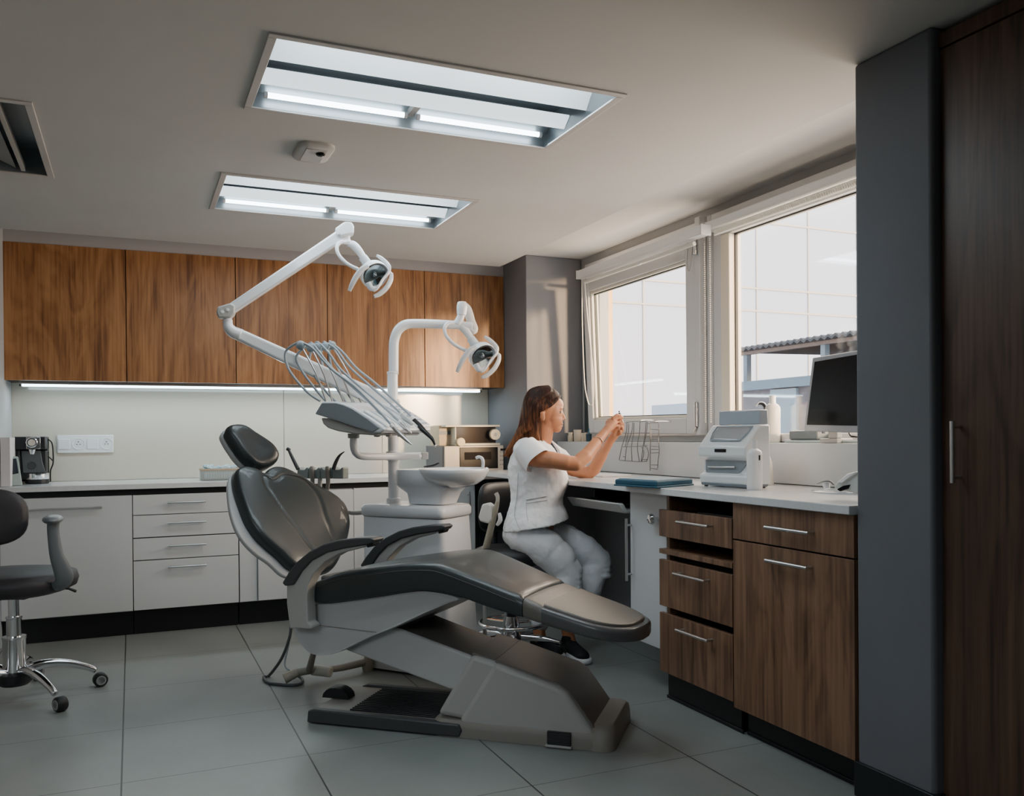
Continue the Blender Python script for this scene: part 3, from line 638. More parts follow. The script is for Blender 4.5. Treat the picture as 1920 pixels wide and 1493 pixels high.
cx = sum(a for a, b in out2)/len(out2); cy = sum(b for a, b in out2)/len(out2)
thick = .06
rings = []
for k, d in ((.965, -thick), (.985, -thick*.9), (1.0, -thick*.7), (1.0, -thick*.35), (.995, -.012), (.985, -.003)):
    rings.append([fr2(cx+(a-cx)*k, cy+(b-cy)*k, d) for a, b in out2])
for i in range(1, 34):
    k = .985*(1-i/34)+.004
    rr = []
    for a, b in out2:
        x, y = cx+(a-cx)*k, cy+(b-cy)*k
        e = 1-k/.985; h = .016*(1-math.exp(-e*9))
        h -= .006*math.exp(-(seg_d((x, y), seam2)/.008)**2) if k < .95 else 0
        rr.append(fr2(x, y, h))
    rings.append(rr)
MB().loft(rings).build('backrest_cushion', LEATHER, chair, sharp=180)
MB().tube([fr2(a, b, .0085) for a, b in seam2], .0014, 6).build('backrest_seam', BLKFAB, chair)
SH = [(446, 889), (462, 880), (500, 889), (540, 884), (600, 915), (640, 940), (650, 975), (640, 1030), (612, 1062), (570, 1066), (545, 1062), (520, 1040), (495, 1022), (472, 998), (456, 968), (447, 930)]
sh2 = [(p.x, p.y) for p in cr_path([(*to2(bp(x, y, 0)), 0) for x, y in SH], 5, True)]
MB().loft([[fr2(cx+(a-cx)*k, cy+(b-cy)*k, d) for a, b in sh2] for k, d in ((1.03, -.052), (1.045, -.06), (1.03, -.075), (.95, -.092), (.75, -.105), (.4, -.112), (.05, -.114))]).build('backrest_shell', HULL, chair, sharp=180)
# headrest
hn = (nrm*cos(radians(8))+up_*sin(radians(-8))).normalized(); hc = fr2(*to2(bp(500, 880)), -.02)+up_*.1
def hp(x, y, d=0): return atp(x, y, hc+hn*d, hn)
HO = [(427, 806), (432, 797), (446, 795), (459, 798), (475, 809), (494, 821), (512, 834), (522, 847), (524, 857), (518, 868), (504, 875), (488, 877), (472, 870), (454, 852), (440, 832), (430, 816)]
ho = [hp(x, y) for x, y in HO]; ho = cr_path(ho, 5, True); hcen = sum(ho, Vector())/len(ho)
MB().loft([[hcen+(p-hcen)*k+hn*d for p in ho] for k, d in ((.80, -.055), (.93, -.048), (.99, -.034), (1.0, -.018), (.985, -.004), (.94, .008), (.85, .016), (.7, .020), (.5, .017), (.3, .013), (.1, .012), (.01, .012))]).build('headrest_cushion', LEATHER, chair, sharp=180)
MB().loft([[hcen+(p-hcen)*k+hn*d for p in ho] for k, d in ((.95, -.046), (.99, -.056), (.97, -.074), (.8, -.092), (.4, -.10), (.05, -.102))]).build('headrest_shell', HULL, chair, sharp=180)
h1 = hcen-hn*.075-up_*.01; h2 = fr2(0+cx*.3, to2(bp(497, 885))[1]-.03, -.085)
MB().tube([h1+up_*.05, h1, (h1+h2)/2-nrm*.012, h2, h2-up_*.08], [.020, .022, .018, .018, .018], 12, smooth=4, flat=.5, up=nrm).build('headrest_bar', TAUPE, chair)
MB().prism([hcen+(p-hcen)*.35-hn*.085+up_*.03 for p in ho[::4]], -hn*.03).build('headrest_joint', HULL, chair, bevel=.006)
# hinge block between seat and backrest
hb = S.w(uo(560, 1080), 0, .0)
MB().fbox(S, (uo(560, 1100), -.10, S.uz(560, 1125, -.2)[1]), (uo(610, 1100), .10, S.uz(560, 1085, -.2)[1])).build('backrest_hinge', TAUPE2, chair, bevel=.01)

# base, in a frame of its own: measured on the floor
B = Fr((.621, 3.463), -40.6)
BW = .40
def buz(x, y, v=0): return B.uz(x, y, v)
# sloping lift arm
def slab(P, v0, v1, nm, m, bev=.012, seg=3): return MB().prism([B.w(a, v0, z) for a, z in P], B.b*(v1-v0)).build(nm, m, chair, bevel=bev, seg=seg, sharp=30)
near = [S.pt(610, 1200, -.16), S.pt(700, 1172, -.16), S.pt(741, 1177, -.16), B.pt(884, 1231, .045), B.pt(905, 1300, .045), B.pt(842, 1293, .045), S.pt(645, 1219, -.16)]
far = [p+(S.b*.29 if i in (0, 1, 2, 6) else B.b*.30) for i, p in enumerate(near)]
MB().loft([near, far]).build('lift_arm', HULL, chair, bevel=.012, seg=3, sharp=30)
tn = [S.pt(700, 1170, -.15), S.pt(741, 1175, -.15), B.pt(886, 1229, .056), B.pt(886, 1234, .056), S.pt(741, 1181, -.15), S.pt(700, 1178, -.15)]
tf = [p+(S.b*.27 if i in (0, 1, 4, 5) else B.b*.28) for i, p in enumerate(tn)]
MB().loft([tn, tf]).build('lift_arm_top', TAUPE2, chair, bevel=.002)
# band
bandP = [buz(x, y, .02) for x, y in ((883, 1228), (927, 1242), (862, 1348), (819, 1340))]
bandP = [buz(x, y, .02) for x, y in ((884, 1228), (927, 1241), (1000, 1290), (1000, 1360), (862, 1350), (818, 1341))]
slab(bandP, .022, .372, 'base_collar', GREYP, .02, 4)
covP = [buz(x, y, .012) for x, y in ((925, 1243), (1046, 1288), (1062, 1300), (1117, 1382), (1100, 1394), (860, 1362), (862, 1346))]
slab(covP, .014, .38, 'base_cover', GREYP, .028, 5)
ctop = [buz(x, y, .012) for x, y in ((925, 1240), (1046, 1285), (1065, 1298), (1120, 1378), (1112, 1382), (1056, 1302), (1040, 1292), (924, 1248))]
slab(ctop, .030, .364, 'base_cover_top', TAUPE2, .004)
ctop = [buz(x, y, .02) for x, y in ((883, 1225.5), (927, 1239), (926, 1247), (882, 1234))]
slab(ctop, .036, .358, 'collar_top', TAUPE2, .003)
# plinth and foot plate
u0, u1, u2 = 0, buz(860, 1386, 0)[0], buz(1135, 1413, 0)[0]
def plate(pl, z0, z1, inset=.02, nm='foot_plate', m=TAUPE, bv=.0):
    c_ = [sum(p[0] for p in pl)/len(pl), sum(p[1] for p in pl)/len(pl)]
    def sc_(k): return [(p[0]+(c_[0]-p[0])/hypot(c_[0]-p[0], c_[1]-p[1])*k, p[1]+(c_[1]-p[1])/hypot(c_[0]-p[0], c_[1]-p[1])*k) for p in pl]
    return MB().loft([[B.w(a, b, z) for a, b in sc_(k)] for z, k in ((z0, 0), (z0+(z1-z0)*.5, inset*.15), (z0+(z1-z0)*.85, inset*.55), (z1, inset*1.4))]).build(nm, m, chair, sharp=50, bevel=bv)
def rrect(a0, b0, a1, b1, r, n=5):
    P = []
    for (x, y, s0) in ((a1-r, b1-r, 0), (a0+r, b1-r, pi/2), (a0+r, b0+r, pi), (a1-r, b0+r, 3*pi/2)):
        for k in range(n+1): q = s0+pi/2*k/n; P.append((x+r*cos(q), y+r*sin(q)))
    return P
plate(rrect(u1-.12, .006, u2+.012, BW, .05), 0.001, .062, .012, 'foot_plate', TAUPE)
plate(rrect(u2-.075, .0, u2+.030, BW+.015, .045), 0.0005, .085, .03, 'foot_nose', TAUPE)
ri = MB().prism([B.w(a, 0, z) for a, z in ((0, .004), (u1, .004), (u1+.012, .03), (u1, .052), (.03, .058), (.004, .05))], B.b*.035).build('side_rail', DKPLAS, chair, bevel=.006, seg=3)
MB().prism([B.w(a, .37, z) for a, z in ((.05, .004), (u1, .004), (u1+.012, .03), (u1, .052), (.08, .058), (.054, .05))], B.b*.035).build('side_rail', DKPLAS, chair, bevel=.006, seg=3)
MB().fbox(B, (.01, .034, .002), (u1-.05, .372, .048)).build('foot_pan', TAUPE, chair, bevel=.005)
mb = MB()
for i in range(15):
    v = .055+i*.0205; mb.fbox(B, (.16, v, .0485), (.53, v+.009, .0545))
mb.build('ribbed_mat', BLKFAB, chair, bevel=.002)
MB().fbox(B, (.535, .04, .046), (u1, .366, .053)).build('slide_cover', DKPLAS, chair, bevel=.003)
# vent slot in the side of the foot plate
ua, ub = buz(1026, 1390, 0)[0], buz(1070, 1395, 0)[0]
MB().fbox(B, (ua, -.003, .012), (ub, .02, .058)).build('bellows', BLACK, chair)
mb = MB()
for i in range(8): mb.fbox(B, (ua+.002, -.006, .014+i*.0055), (ub-.002, .0, .0165+i*.0055))
mb.build('bellows_ribs', DKPLAS, chair)
MB().fbox(B, (ua-.006, -.008, .004), (ub+.004, .01, .013)).build('slot_lip', GREYP, chair, bevel=.002)
# round foot switch on the pan
c0 = at(633, 1306, 2, .05)
mb = MB(); rg = []
for i in range(9):
    q = pi*i/8; rg.append([c0+B.a*(-.055+.0+.06*(1-cos(q)))+B.b*w_+Vector((0, 0, .048*sin(q)*hh)) for w_, hh in ((-.03, .0), (-.03, .9), (-.015, 1), (.015, 1), (.03, .9), (.03, 0))])
MB().loft(rg).build('foot_switch', BLKFAB, chair, sharp=60)

# ---------------------------------------------------------------- foot control with hose behind the chair
p0 = at(533, 1284, 2, 0); p1 = at(595, 1277, 2, 0); p2 = at(690, 1258, 2, 0)
fc = thing('foot_control', 'beige foot control with a tubular bracket on the floor under the backrest', 'foot control', tuple(p1))
MB().tube([p0+Vector((0, 0, .026)), p0*.6+p1*.4+Vector((0, 0, .05))], [.024, .02], 14).build('pedal', BEIGE, fc, bevel=.004)
MB().tube([p0*.7+p1*.3+Vector((0, 0, .048)), p1+Vector((0, 0, .055))], .018, 12).build('cross_tube', TAUPE, fc)
MB().tube([p1+Vector((-.02, .02, .05)), p1+Vector((.055, -.045, .045))], [.026, .024], 12).build('pivot_block', mat('pale_beige', (.42, .41, .36), .4), fc, bevel=.006)
MB().tube([p1+Vector((.03, 0, .045)), (p1+p2)/2+Vector((0, 0, .04)), p2+Vector((0, 0, .045))], [.014, .017, .019], 12, smooth=5).build('side_arm', TAUPE, fc)
MB().tube([p2+Vector((0, 0, .0)), p2+Vector((0, 0, .035)), p2+Vector((.006, .0, .075))], [.026, .03, .018], 12, smooth=4).build('end_foot', BEIGE, fc)
ps = S.pt(590, 1226, 0)
MB().tube([p1*.75+p0*.25+Vector((0, 0, .05)), ps+Vector((0, 0, .02))], [.017, .012], 12).build('riser_tube', TAUPE, fc)
HP_ = Fr(tuple(p1)[:2], -45)
pts = [HP_.pt(x, y, v) for x, y, v in ((546, 1170, .06), (543, 1195, .03), (528, 1235, 0), (505, 1268, -.02), (495, 1290, -.05), (502, 1303, -.12), (522, 1307, -.13), (548, 1302, -.12), (566, 1288, -.08), (565, 1272, -.03), (548, 1262, 0))]
for p in pts: p.z = max(p.z, .0075)
tag(MB().tube(pts, .007, 10, smooth=6).build('air_hose', mat('dark_hose', (.07, .075, .08), .4)), 'dark grey hose looping on the floor behind the dental chair', 'hose')
pts = [HP_.pt(x, y, v) for x, y, v in ((544, 1180, .1), (541, 1210, .1), (534, 1246, .08), (545, 1258, .05), (556, 1265, .02))]
for p in pts: p.z = max(p.z, .01)
tag(MB().tube(pts, .0045, 8, smooth=6).build('thin_hose', HOSE), 'thin pale hose hanging behind the seat hull of the dental chair', 'hose')
# ================================================================ DELIVERY UNIT
unit = thing('delivery_unit', 'white dental delivery unit with basin, pole and instrument tray behind the chair', 'delivery unit', tuple(S.w(-.35, .54, 0)))
UA, UB, VA, VB = -.578, -.118, .415, .69
def ring4(a0, a1, b0, b1, z, r=.03): return [S.w(a, b, z) for a, b in rrect(a0, b0, a1, b1, r, 4)]
MB().loft([ring4(UA, UB+.045, VA, VB, .012), ring4(UA, UB+.04, VA, VB, .2), ring4(UA, UB, VA, VB, .742)]).build('pedestal', WHITEP, unit, sharp=40)
MB().loft([ring4(UA, UB, VA, VB, .745), ring4(UA-.008, UB+.008, VA-.008, VB+.008, .755), ring4(UA-.008, UB+.008, VA-.008, VB+.008, .785), ring4(UA, UB, VA, VB, .799), ring4(UA+.02, UB-.02, VA+.02, VB-.02, .803)]).build('top_cover', WHITEP, unit, sharp=50)
MB().fbox(S, (UA+.02, VA+.015, 0), (UB+.02, VB-.015, .013)).build('plinth', BLACK, unit)
# pole
pb = S.pt(738, 936, .55); A = Fr((pb.x, pb.y), -10)
pb.z = .80
MB().lathe(pb+Vector((0, 0, .001)), [(.036, 0), (.036, .022), (.03, .026), (.026, .028)]).build('pole_collar', WHITEP, unit)
zk = A.pt(738, 700, 0).z
MB().cyl(pb, (pb.x, pb.y, zk), .026, seg=28).build('lower_pole', WHITEP2, unit, sharp=60)
MB().lathe((pb.x, pb.y, zk), [(.026, -.004), (.028, -.002), (.028, .006), (.0245, .008)]).build('pole_ring', WHITEP, unit)
MB().tube([A.pt(738, 702, 0), A.pt(738, 655, 0), A.pt(739.5, 637, 0), A.pt(746, 620, 0), A.pt(758, 610, 0), A.pt(775, 607, 0), A.pt(820, 608, 0), A.pt(868, 610, 0), A.pt(885, 611, 0)], [.0245]*5+[.023]*2+[.020]*2, 20, smooth=5).build('curved_arm', WHITEP2, unit, sharp=180)

def lamp_head(dx, dy, label, loc):
    t = thing('dental_lamp', label, 'dental lamp', loc, 'dental lamps on the delivery unit')
    def P(x, y, v=0): return A.pt(x+dx, y+dy, v)
    def w(pts, r, nm, m, flat=1.0, seg=14, sm=6, par=t, up=None): return MB().tube([P(*q) for q in pts], r, seg, smooth=sm, flat=flat, up=up).build(nm, m, par, sharp=180)
    if dx == 0: MB().tube([P(652, 436), P(650, 447), P(651, 455)], [.017, .016, .022], 18).build('swivel_neck', WHITEP2, t, sharp=60)
    w([(651, 457), (661, 459), (670, 467), (678, 478), (684, 488)], [.014, .020, .020, .018, .017], 'yoke_arm', WHITEP2)
    w([(653, 456, -.005), (640, 454, -.02), (632, 462, -.035), (634, 476, -.045), (645, 490, -.05), (658, 499, -.05), (671, 505, -.045)], [.012, .011, .0095, .009, .009, .009, .010], 'loop_handle', WHITEP2)
    MB().tube([P(680, 482), P(691, 498)], [.022, .025], 18).build('swivel_joint', mat('pearl_plastic', (.62, .66, .70), .2, coat=.5), t, sharp=60)
    c0 = P(699, 512); fd = (P(722, 534, -.10)-P(699, 510)).normalized()
    MB().lathe(c0-fd*.035, [(.0, -.012), (.028, -.010), (.056, .008), (.070, .035), (.072, .060), (.069, .067), (.064, .060), (.050, .040), (.028, .026), (.0, .022)], 32, fd).build('housing', WHITEP2, t, sharp=60)
    MB().lathe(c0-fd*.035, [(.0, .030), (.028, .034), (.046, .048), (.055, .061), (.056, .062), (.0, .050)], 28, fd).build('reflector', mat('lamp_reflector', (.30, .36, .38), .08, metal=1), t)
    MB().sph(c0+fd*.02, .012).build('bulb', CLEARP, t)
    w([(690, 499, -.06), (679, 505, -.075), (668, 519, -.08), (660, 534, -.08), (655, 546, -.075)], [.012, .014, .014, .012, .009], 'left_grip', mat('grip_grey', (.46, .48, .50), .35), flat=.55, up=(.3, -.9, .1))
    w([(734, 512, .03), (733, 524, .03), (725, 539, .025), (712, 551, .02), (701, 556, .015)], [.010, .013, .014, .013, .009], 'right_grip', mat('grip_clear', (.62, .63, .65), .2, coat=.5), flat=.55, up=(.3, -.9, .1))
    w([(706, 479, .01), (714, 484, .01), (724, 493, .01), (730, 501, 0), (728, 512, -.01), (718, 524, -.02), (708, 540, -.03), (700, 546, -.03)], [.009, .016, .018, .016, .012, .010, .010, .008], 'shield_rim', mat('shield_grey', (.60, .62, .64), .15, coat=.6), flat=.6)
    w([(722, 503, .02), (729, 510, .03), (734, 514, .03)], [.010, .009, .008], 'grip_bracket', WHITEP2, sm=4)
    w([(690, 530, -.03), (696, 541, -.03), (706, 540, -.03)], [.014, .014, .008], 'lower_vent', mat('pearl_plastic', (.62, .66, .70), .2), sm=4)
    return t
lamp_head(0, 0, 'white dental lamp hanging from the tip of the long raised arm', tuple(A.pt(690, 510, 0)))
lamp_head(202, 152, 'white dental lamp hanging from the curved arm near the corner column', tuple(A.pt(890, 660, 0)))
# joint over the second lamp
MB().tube([A.pt(866, 566, -.005), A.pt(866, 576, -.005), A.pt(865, 592, -.005)], [.022, .027, .023], 20, smooth=3).build('arm_head', WHITEP2, unit, bevel=.004, sharp=50)
MB().tube([A.pt(865, 590, -.005), A.pt(862, 599, -.005), A.pt(857, 608, -.003)], [.019, .020, .022], 18).build('arm_neck', WHITEP, unit)
MB().tube([A.pt(868, 569, .05), A.pt(876, 580, .055), A.pt(883, 602, .055), A.pt(889, 618, .05), A.pt(885, 624, .04)], [.012, .022, .022, .020, .012], 16, smooth=5).build('spring_arm', mat('warm_white_plastic', (.66, .63, .60), .35), unit, sharp=180)
# long articulated arm of the first lamp
def rectbar(P0, P1, h0, h1, w_, nm, m, bev=.006):
    d = (P1-P0).normalized(); n_ = A.b; up2 = d.cross(n_).normalized()
    if up2.z < 0: up2 = -up2
    q = [[P+up2*h*s1+n_*w_*s2 for s1, s2 in ((1, 1), (1, -1), (-1, -1), (-1, 1))] for P, h in ((P0, h0), (P1, h1))]
    return MB().loft(q).build(nm, m, unit, bevel=bev, seg=3, sharp=30)
rectbar(A.pt(745, 766, .0), A.pt(438, 623, 0), .044, .028, .022, 'lower_beam', WHITEP2, .014)
MB().tube([A.pt(452, 629, 0), A.pt(436, 622, 0), A.pt(428, 612, 0), A.pt(427, 600, 0)], [.030, .028, .024, .022], 18, smooth=5).build('beam_elbow', WHITEP2, unit, sharp=180)
MB().tube([A.pt(427, 601, 0), A.pt(426, 589, 0)], [.020, .018], 16).build('elbow_pin', WHITEP, unit)
rectbar(A.pt(426, 585, 0), A.pt(648, 436, 0), .024, .028, .022, 'upper_beam', WHITEP2, .010)
MB().prism([A.pt(x, y, -.032) for x, y in ((408, 575), (432, 568), (441, 573), (440, 588), (432, 596), (409, 596), (405, 585))], A.b*.064).build('elbow_housing', GREYP, unit, bevel=.008, seg=3)
for x, y in ((417, 585), (427, 581)): MB().lathe(A.pt(x, y, -.033), [(.008, -.001), (.008, .003), (0, .004)], 14, -A.b).build('screw', WHITEP, unit)
MB().prism([A.pt(x, y, -.034) for x, y in ((628, 428), (646, 415), (660, 416), (664, 424), (664, 438), (650, 441), (636, 445))], A.b*.068).build('tip_housing', WHITEP, unit, bevel=.009, seg=3)
MB().lathe(A.pt(634, 436, -.035), [(.011, -.004), (.011, .004), (0, .005)], 16, -A.b).build('screw', WHITEP, unit)
# arm under the tray
MB().tube([A.pt(663, 818, -.20), A.pt(663, 838, -.20), A.pt(669, 851, -.19), A.pt(685, 856, -.17), A.pt(740, 856, -.06), A.pt(790, 855, -.05)], .0175, 16, smooth=6).build('tray_arm', WHITEP, unit, sharp=180)
MB().lathe((pb.x, pb.y, A.pt(738, 864, 0).z), [(.026, 0), (.034, .002), (.034, .045), (.026, .048)]).build('arm_clamp', WHITEP, unit)
q = A.pt(797, 855, -.05); MB().fbox(Fr((q.x, q.y), -10), (-.02, -.018, q.z-.017), (.014, .018, q.z+.018)).build('arm_end', GREYP, unit, bevel=.004)
MB().tube([A.pt(663, 822, -.20), A.pt(663, 813, -.20)], [.026, .028], 18).build('tray_pivot', GREYP, unit)

# instrument tray
V0, V1 = .13, .50
def side(pts, v=V0): return [S.uz(x, y, v) for x, y in pts]
P = side(((590, 777), (597, 764), (604, 753), (630, 753), (645, 757), (661, 764), (692, 783), (712, 797), (722, 806), (713, 812), (700, 812), (661, 800), (630, 789), (610, 783)))
MB().loft([[S.w(a+(.006 if k else 0), v, z-(.006 if k else 0)) for a, z in P] for v, k in ((V0, 0), (V1, 0))]).build('tray_body', WHITEP2, unit, bevel=.007, seg=3, sharp=35)
P2 = side(((592, 776), (604, 756), (630, 756), (645, 760), (661, 767), (690, 786), (712, 803), (700, 810), (661, 798), (630, 787), (610, 781)))
MB().prism([S.w(a, V0-.004, z) for a, z in P2], S.b*.006).build('tray_side', mat('slate_plastic', (.24, .26, .28), .4), unit, bevel=.002)
P3 = side(((598, 784), (602, 795), (611, 803), (630, 809), (661, 814), (700, 817), (706, 813), (661, 802), (630, 791), (610, 784)))
MB().prism([S.w(a, V0+.012, z) for a, z in P3], S.b*(V1-V0-.024)).build('tray_underside', GREYP, unit, bevel=.008, seg=3)
ut = uo(703, 805)
def on_top(u, v, dz=0):
    zz = interp([(a, z) for a, z in sorted(side(((604, 753), (630, 753), (645, 757), (661, 764), (692, 783), (712, 797), (722, 806))))], u); return S.w(u, v, zz+dz)
ulist = [a for a, z in side(((612, 753), (645, 757), (675, 772), (700, 788), (718, 803)))]
mb = MB()
rg = []
for i in range(11):
    u = ulist[1]+(ulist[4]-ulist[1])*i/10
    rg.append([on_top(u, .405, .0), on_top(u, .405, .012), on_top(u, .52, .014), on_top(u, .52, 0)])
mb.loft(rg).build('control_panel', WHITEP2, unit, bevel=.004, seg=3)
mb = MB()
for i in range(6):
    for j in range(4):
        u = ulist[1]+.05+i*.030; p = on_top(u, .425+j*.022, .0145); mb.ell(p, (tuple(S.a*.008), tuple(S.b*.006), (0, 0, .002)), 10, 4)
mb.build('panel_buttons', mat('button_blue', (.28, .36, .52), .4), unit)
# cradle slots on the front edge
mb = MB()
for k, v in enumerate((.17, .235, .30, .36)):
    rg = []
    for i in range(7):
        u = ulist[2]+(ulist[4]-ulist[2])*i/6; rg.append([on_top(u, v-.018, 0), on_top(u, v-.016, .010), on_top(u, v, .006), on_top(u, v+.016, .010), on_top(u, v+.018, 0)])
    mb.loft(rg)
mb.build('instrument_cradles', mat('cradle_white', (.66, .70, .72), .3), unit, bevel=.003)
for px in (707, 729, 751): q = S.pt(px, 815, .25); MB().lathe(q, [(0, -.012), (.014, -.010), (.016, 0), (.014, .004)], 14).build('foot_button', GREYP, unit)
# whip arms with clamps and hoses with instruments
specs = [('A', .17, (564, 648), [(536, 659), (539, 687), (555, 712), (578, 737), (600, 752)], [(567, 643), (586, 653), (605, 675), (627, 697), (661, 722), (696, 756), (728, 790)], [(736, 800), (748, 812), (761, 824), (772, 834)], 'steel'),
         ('B', .24, (583, 652), [(556, 668), (566, 695), (585, 722), (612, 754)], [(586, 645), (600, 662), (622, 690), (655, 720), (690, 752), (716, 778)], [(724, 786), (735, 796), (742, 806), (748, 814)], 'steel'),
         ('C', .30, (595, 651), [(580, 675), (590, 705), (612, 735), (634, 757)], [(600, 645), (618, 664), (640, 694), (677, 727), (712, 757), (744, 786)], [(750, 792), (758, 800), (766, 807), (771, 813)], 'steel'),
         ('D', .37, (610, 650), [(602, 672), (612, 700), (634, 732), (652, 760)], [(612, 644), (630, 655), (655, 688), (692, 722), (722, 748), (748, 772)], [(753, 777), (760, 784), (768, 790), (774, 796)], 'grey'),
         ('E', .43, (622, 648), [(618, 670), (626, 700), (650, 735), (670, 764)], [(622, 644), (642, 660), (668, 690), (705, 720), (740, 752), (768, 778)], [(774, 786), (786, 799), (800, 813), (811, 824), (816, 836)], 'black')]
INSTS = {'steel': STEEL, 'grey': mat('grey_handpiece', (.5, .52, .53), .3), 'black': mat('black_handpiece', (.01, .011, .013), .3)}
names = ['instrument hose', 'slim silver handpiece second from the near edge of the tray']
hlab = {'A': 'silver pointed handpiece on its grey hose, nearest edge of the instrument tray', 'B': 'short silver handpiece on its hose, second from the near edge of the tray', 'C': 'silver ringed handpiece on its hose in the middle of the instrument tray', 'D': 'pale grey handpiece on its hose, next to the black handpiece', 'E': 'black handpiece on its grey hose beside the control panel'}
for nm, v, cl, back, fwd, tip, km in specs:
    base = S.pt(*back[-1], v); c0 = S.pt(*cl, v)
    MB().tube([S.pt(back[-1][0]+14, back[-1][1]+8, v), S.pt((back[-1][0]+cl[0])/2+10, (back[-1][1]+cl[1])/2, v), c0], [.005, .004, .004], 8, smooth=4).build('whip_arm', STEEL, unit)
    MB().ell(c0, (tuple(S.a*.026), tuple(S.b*.016), (0, 0, .022))).build('hose_clamp', mat('clamp_grey', (.30, .35, .38), .3), unit)
    t = thing('dental_handpiece', hlab[nm], 'handpiece', tuple(S.pt(*tip[0], v)), 'handpieces on the instrument tray')
    last = S.pt(*tip[0], v)
    hz_ = [S.pt(*q, v-.01) for q in reversed(back)]+[S.pt(cl[0]-4, cl[1]-6, v)]+[S.pt(*q, v) for q in fwd]
    MB().tube(hz_+[last], .0058, 10, smooth=6).build('hose', HOSE, t, sharp=180)
    T_ = [S.pt(*q, v-.01) for q in tip]
    rr = {'steel': [.008, .0105, .0085, .003], 'grey': [.010, .012, .010, .007], 'black': [.011, .014, .010, .008, .005]}[km]
    MB().tube(T_, rr, 14, smooth=5).build('handle', INSTS[km], t, sharp=180)
    MB().cyl(T_[0]-(T_[1]-T_[0])*.25, T_[0]+(T_[1]-T_[0])*.15, rr[0]*1.15, seg=14).build('coupling', WHITEP, t)
    if km == 'black': MB().sph(T_[-1], .006).build('tip_light', CHROME, t)

# basin
vb = .555; bc = S.pt(851, 881, vb); RB = .165
def zz(x, y): return S.pt(x, y, vb).z
zr_ = zz(851, 880)
basin_ = thing('rinsing_basin', 'white rinsing basin on the delivery unit with curved spout', 'basin', (bc.x, bc.y, .80))
MB().lathe((bc.x, bc.y, zr_), [(.03, -.085), (.07, -.084), (.115, -.070), (.150, -.045), (.166, -.015), (.169, .0), (.166, .004), (.162, .0), (.15, -.03), (.11, -.058), (.05, -.07), (.0, -.072)], 48).build('bowl', mat('basin_ceramic', (.74, .745, .76), .12, coat=.6), basin_, sharp=180)
ulx = S.uz(763, 900, vb)[0]; ucx = S.uv(bc)[0]
def rg_(a0, a1, hv, z, r): return [S.w(a, b, z) for a, b in rrect(a0, vb-hv, a1, vb+hv, r, 5)]
MB().loft([rg_(ulx+.05, ucx-.02, .075, .806, .03), rg_(ulx+.045, ucx, .085, zr_-.115, .03), rg_(ulx+.012, ucx+.02, .115, zr_-.085, .04), rg_(ulx+.008, ucx, .125, zr_-.075, .04), rg_(ulx, ucx, .13, zr_-.01, .05), rg_(ulx+.005, ucx, .125, zr_-.001, .05)]).build('basin_support', WHITEP, basin_, sharp=50)
MB().tube([S.pt(905, 880, vb), S.pt(906, 868, vb), S.pt(904, 860, vb), S.pt(898, 857, vb), S.pt(893, 859, vb)], .0075, 12, smooth=5).build('rinse_spout', WHITEP2, basin_, sharp=180)
MB().tube([S.pt(795, 875.5, vb), S.pt(812, 873, vb), S.pt(823, 868, vb)], [.003, .005, .004], 10, smooth=4).build('cup_filler', BLKFAB, basin_, sharp=180)

# assistant instrument holder behind the backrest
VA_ = .40
ah = thing('instrument_holder', 'small grey instrument holder with two angled handpieces behind the chair back', 'instrument holder', tuple(S.pt(607, 888, VA_)))
hb_ = mat('sage_plastic', (.27, .31, .30), .35)
mb = MB()
for i in range(4):
    x = 567+i*22; mb.prism([S.pt(a, b, VA_-.02) for a, b in ((x-9, 876), (x-4, 881), (x+3, 881), (x+8, 876), (x+10, 878), (x+10, 898), (x-10, 898), (x-10, 878))], S.b*.045)
mb.build('cradle', hb_, ah, bevel=.005, seg=3)
MB().tube([S.pt(541, 843, VA_-.03), S.pt(548, 858, VA_-.03), S.pt(559, 880, VA_-.03)], [.0065, .0085, .010], 12, smooth=4).build('suction_tip', DKPLAS, ah)
MB().tube([S.pt(539, 842, VA_-.03), S.pt(543, 844, VA_-.03)], [.010, .008], 12).build('tip_flare', DKPLAS, ah)
MB().tube([S.pt(646, 847, VA_-.03), S.pt(637, 854, VA_-.03), S.pt(630, 866, VA_-.03), S.pt(625, 880, VA_-.03)], [.002, .006, .009, .010], 12, smooth=4).build('syringe', DKPLAS, ah)
for x in (585, 614): MB().tube([S.pt(x, 876, VA_-.03), S.pt(x, 884, VA_-.035), S.pt(x+1, 905, VA_-.03), S.pt(x-2, 930, VA_-.02)], [.011, .012, .010, .009], 12, smooth=3).build('hose_end', TAUPE, ah)
MB().tube([S.pt(600, 896, VA_), S.pt(605, 930, VA_), S.pt(650, 960, VA_+.05), S.pt(690, 960, VA_+.08)], .011, 12, smooth=5).build('holder_arm', GREYP, ah)

# suction handpiece on its stand in front of the stool
VS = .86
sn_ = thing('suction_stand', 'beige suction handpiece with white block standing in front of the stool', 'suction handpiece', tuple(S.pt(908, 1190, VS)))
MB().tube([S.pt(909, 1038, VS), S.pt(916, 1010, VS), S.pt(924, 975, VS), S.pt(930, 953, VS), S.pt(933, 940, VS)], [.020, .018, .016, .013, .010], 14, smooth=5).build('handle', BEIGE, sn_, sharp=180)
MB().tube([S.pt(933, 942, VS), S.pt(933, 932, VS), S.pt(930, 925, VS)], [.009, .010, .011], 12, smooth=3).build('nozzle', mat('nozzle_beige', (.52, .48, .42), .3), sn_)
MB().prism([S.pt(x, y, VS-.02) for x, y in ((903, 946), (914, 943), (921, 948), (922, 975), (916, 983), (899, 978), (896, 970))], S.b*.045).build('white_block', mat('white_rubber', (.78, .77, .76), .5), sn_, bevel=.009, seg=3)
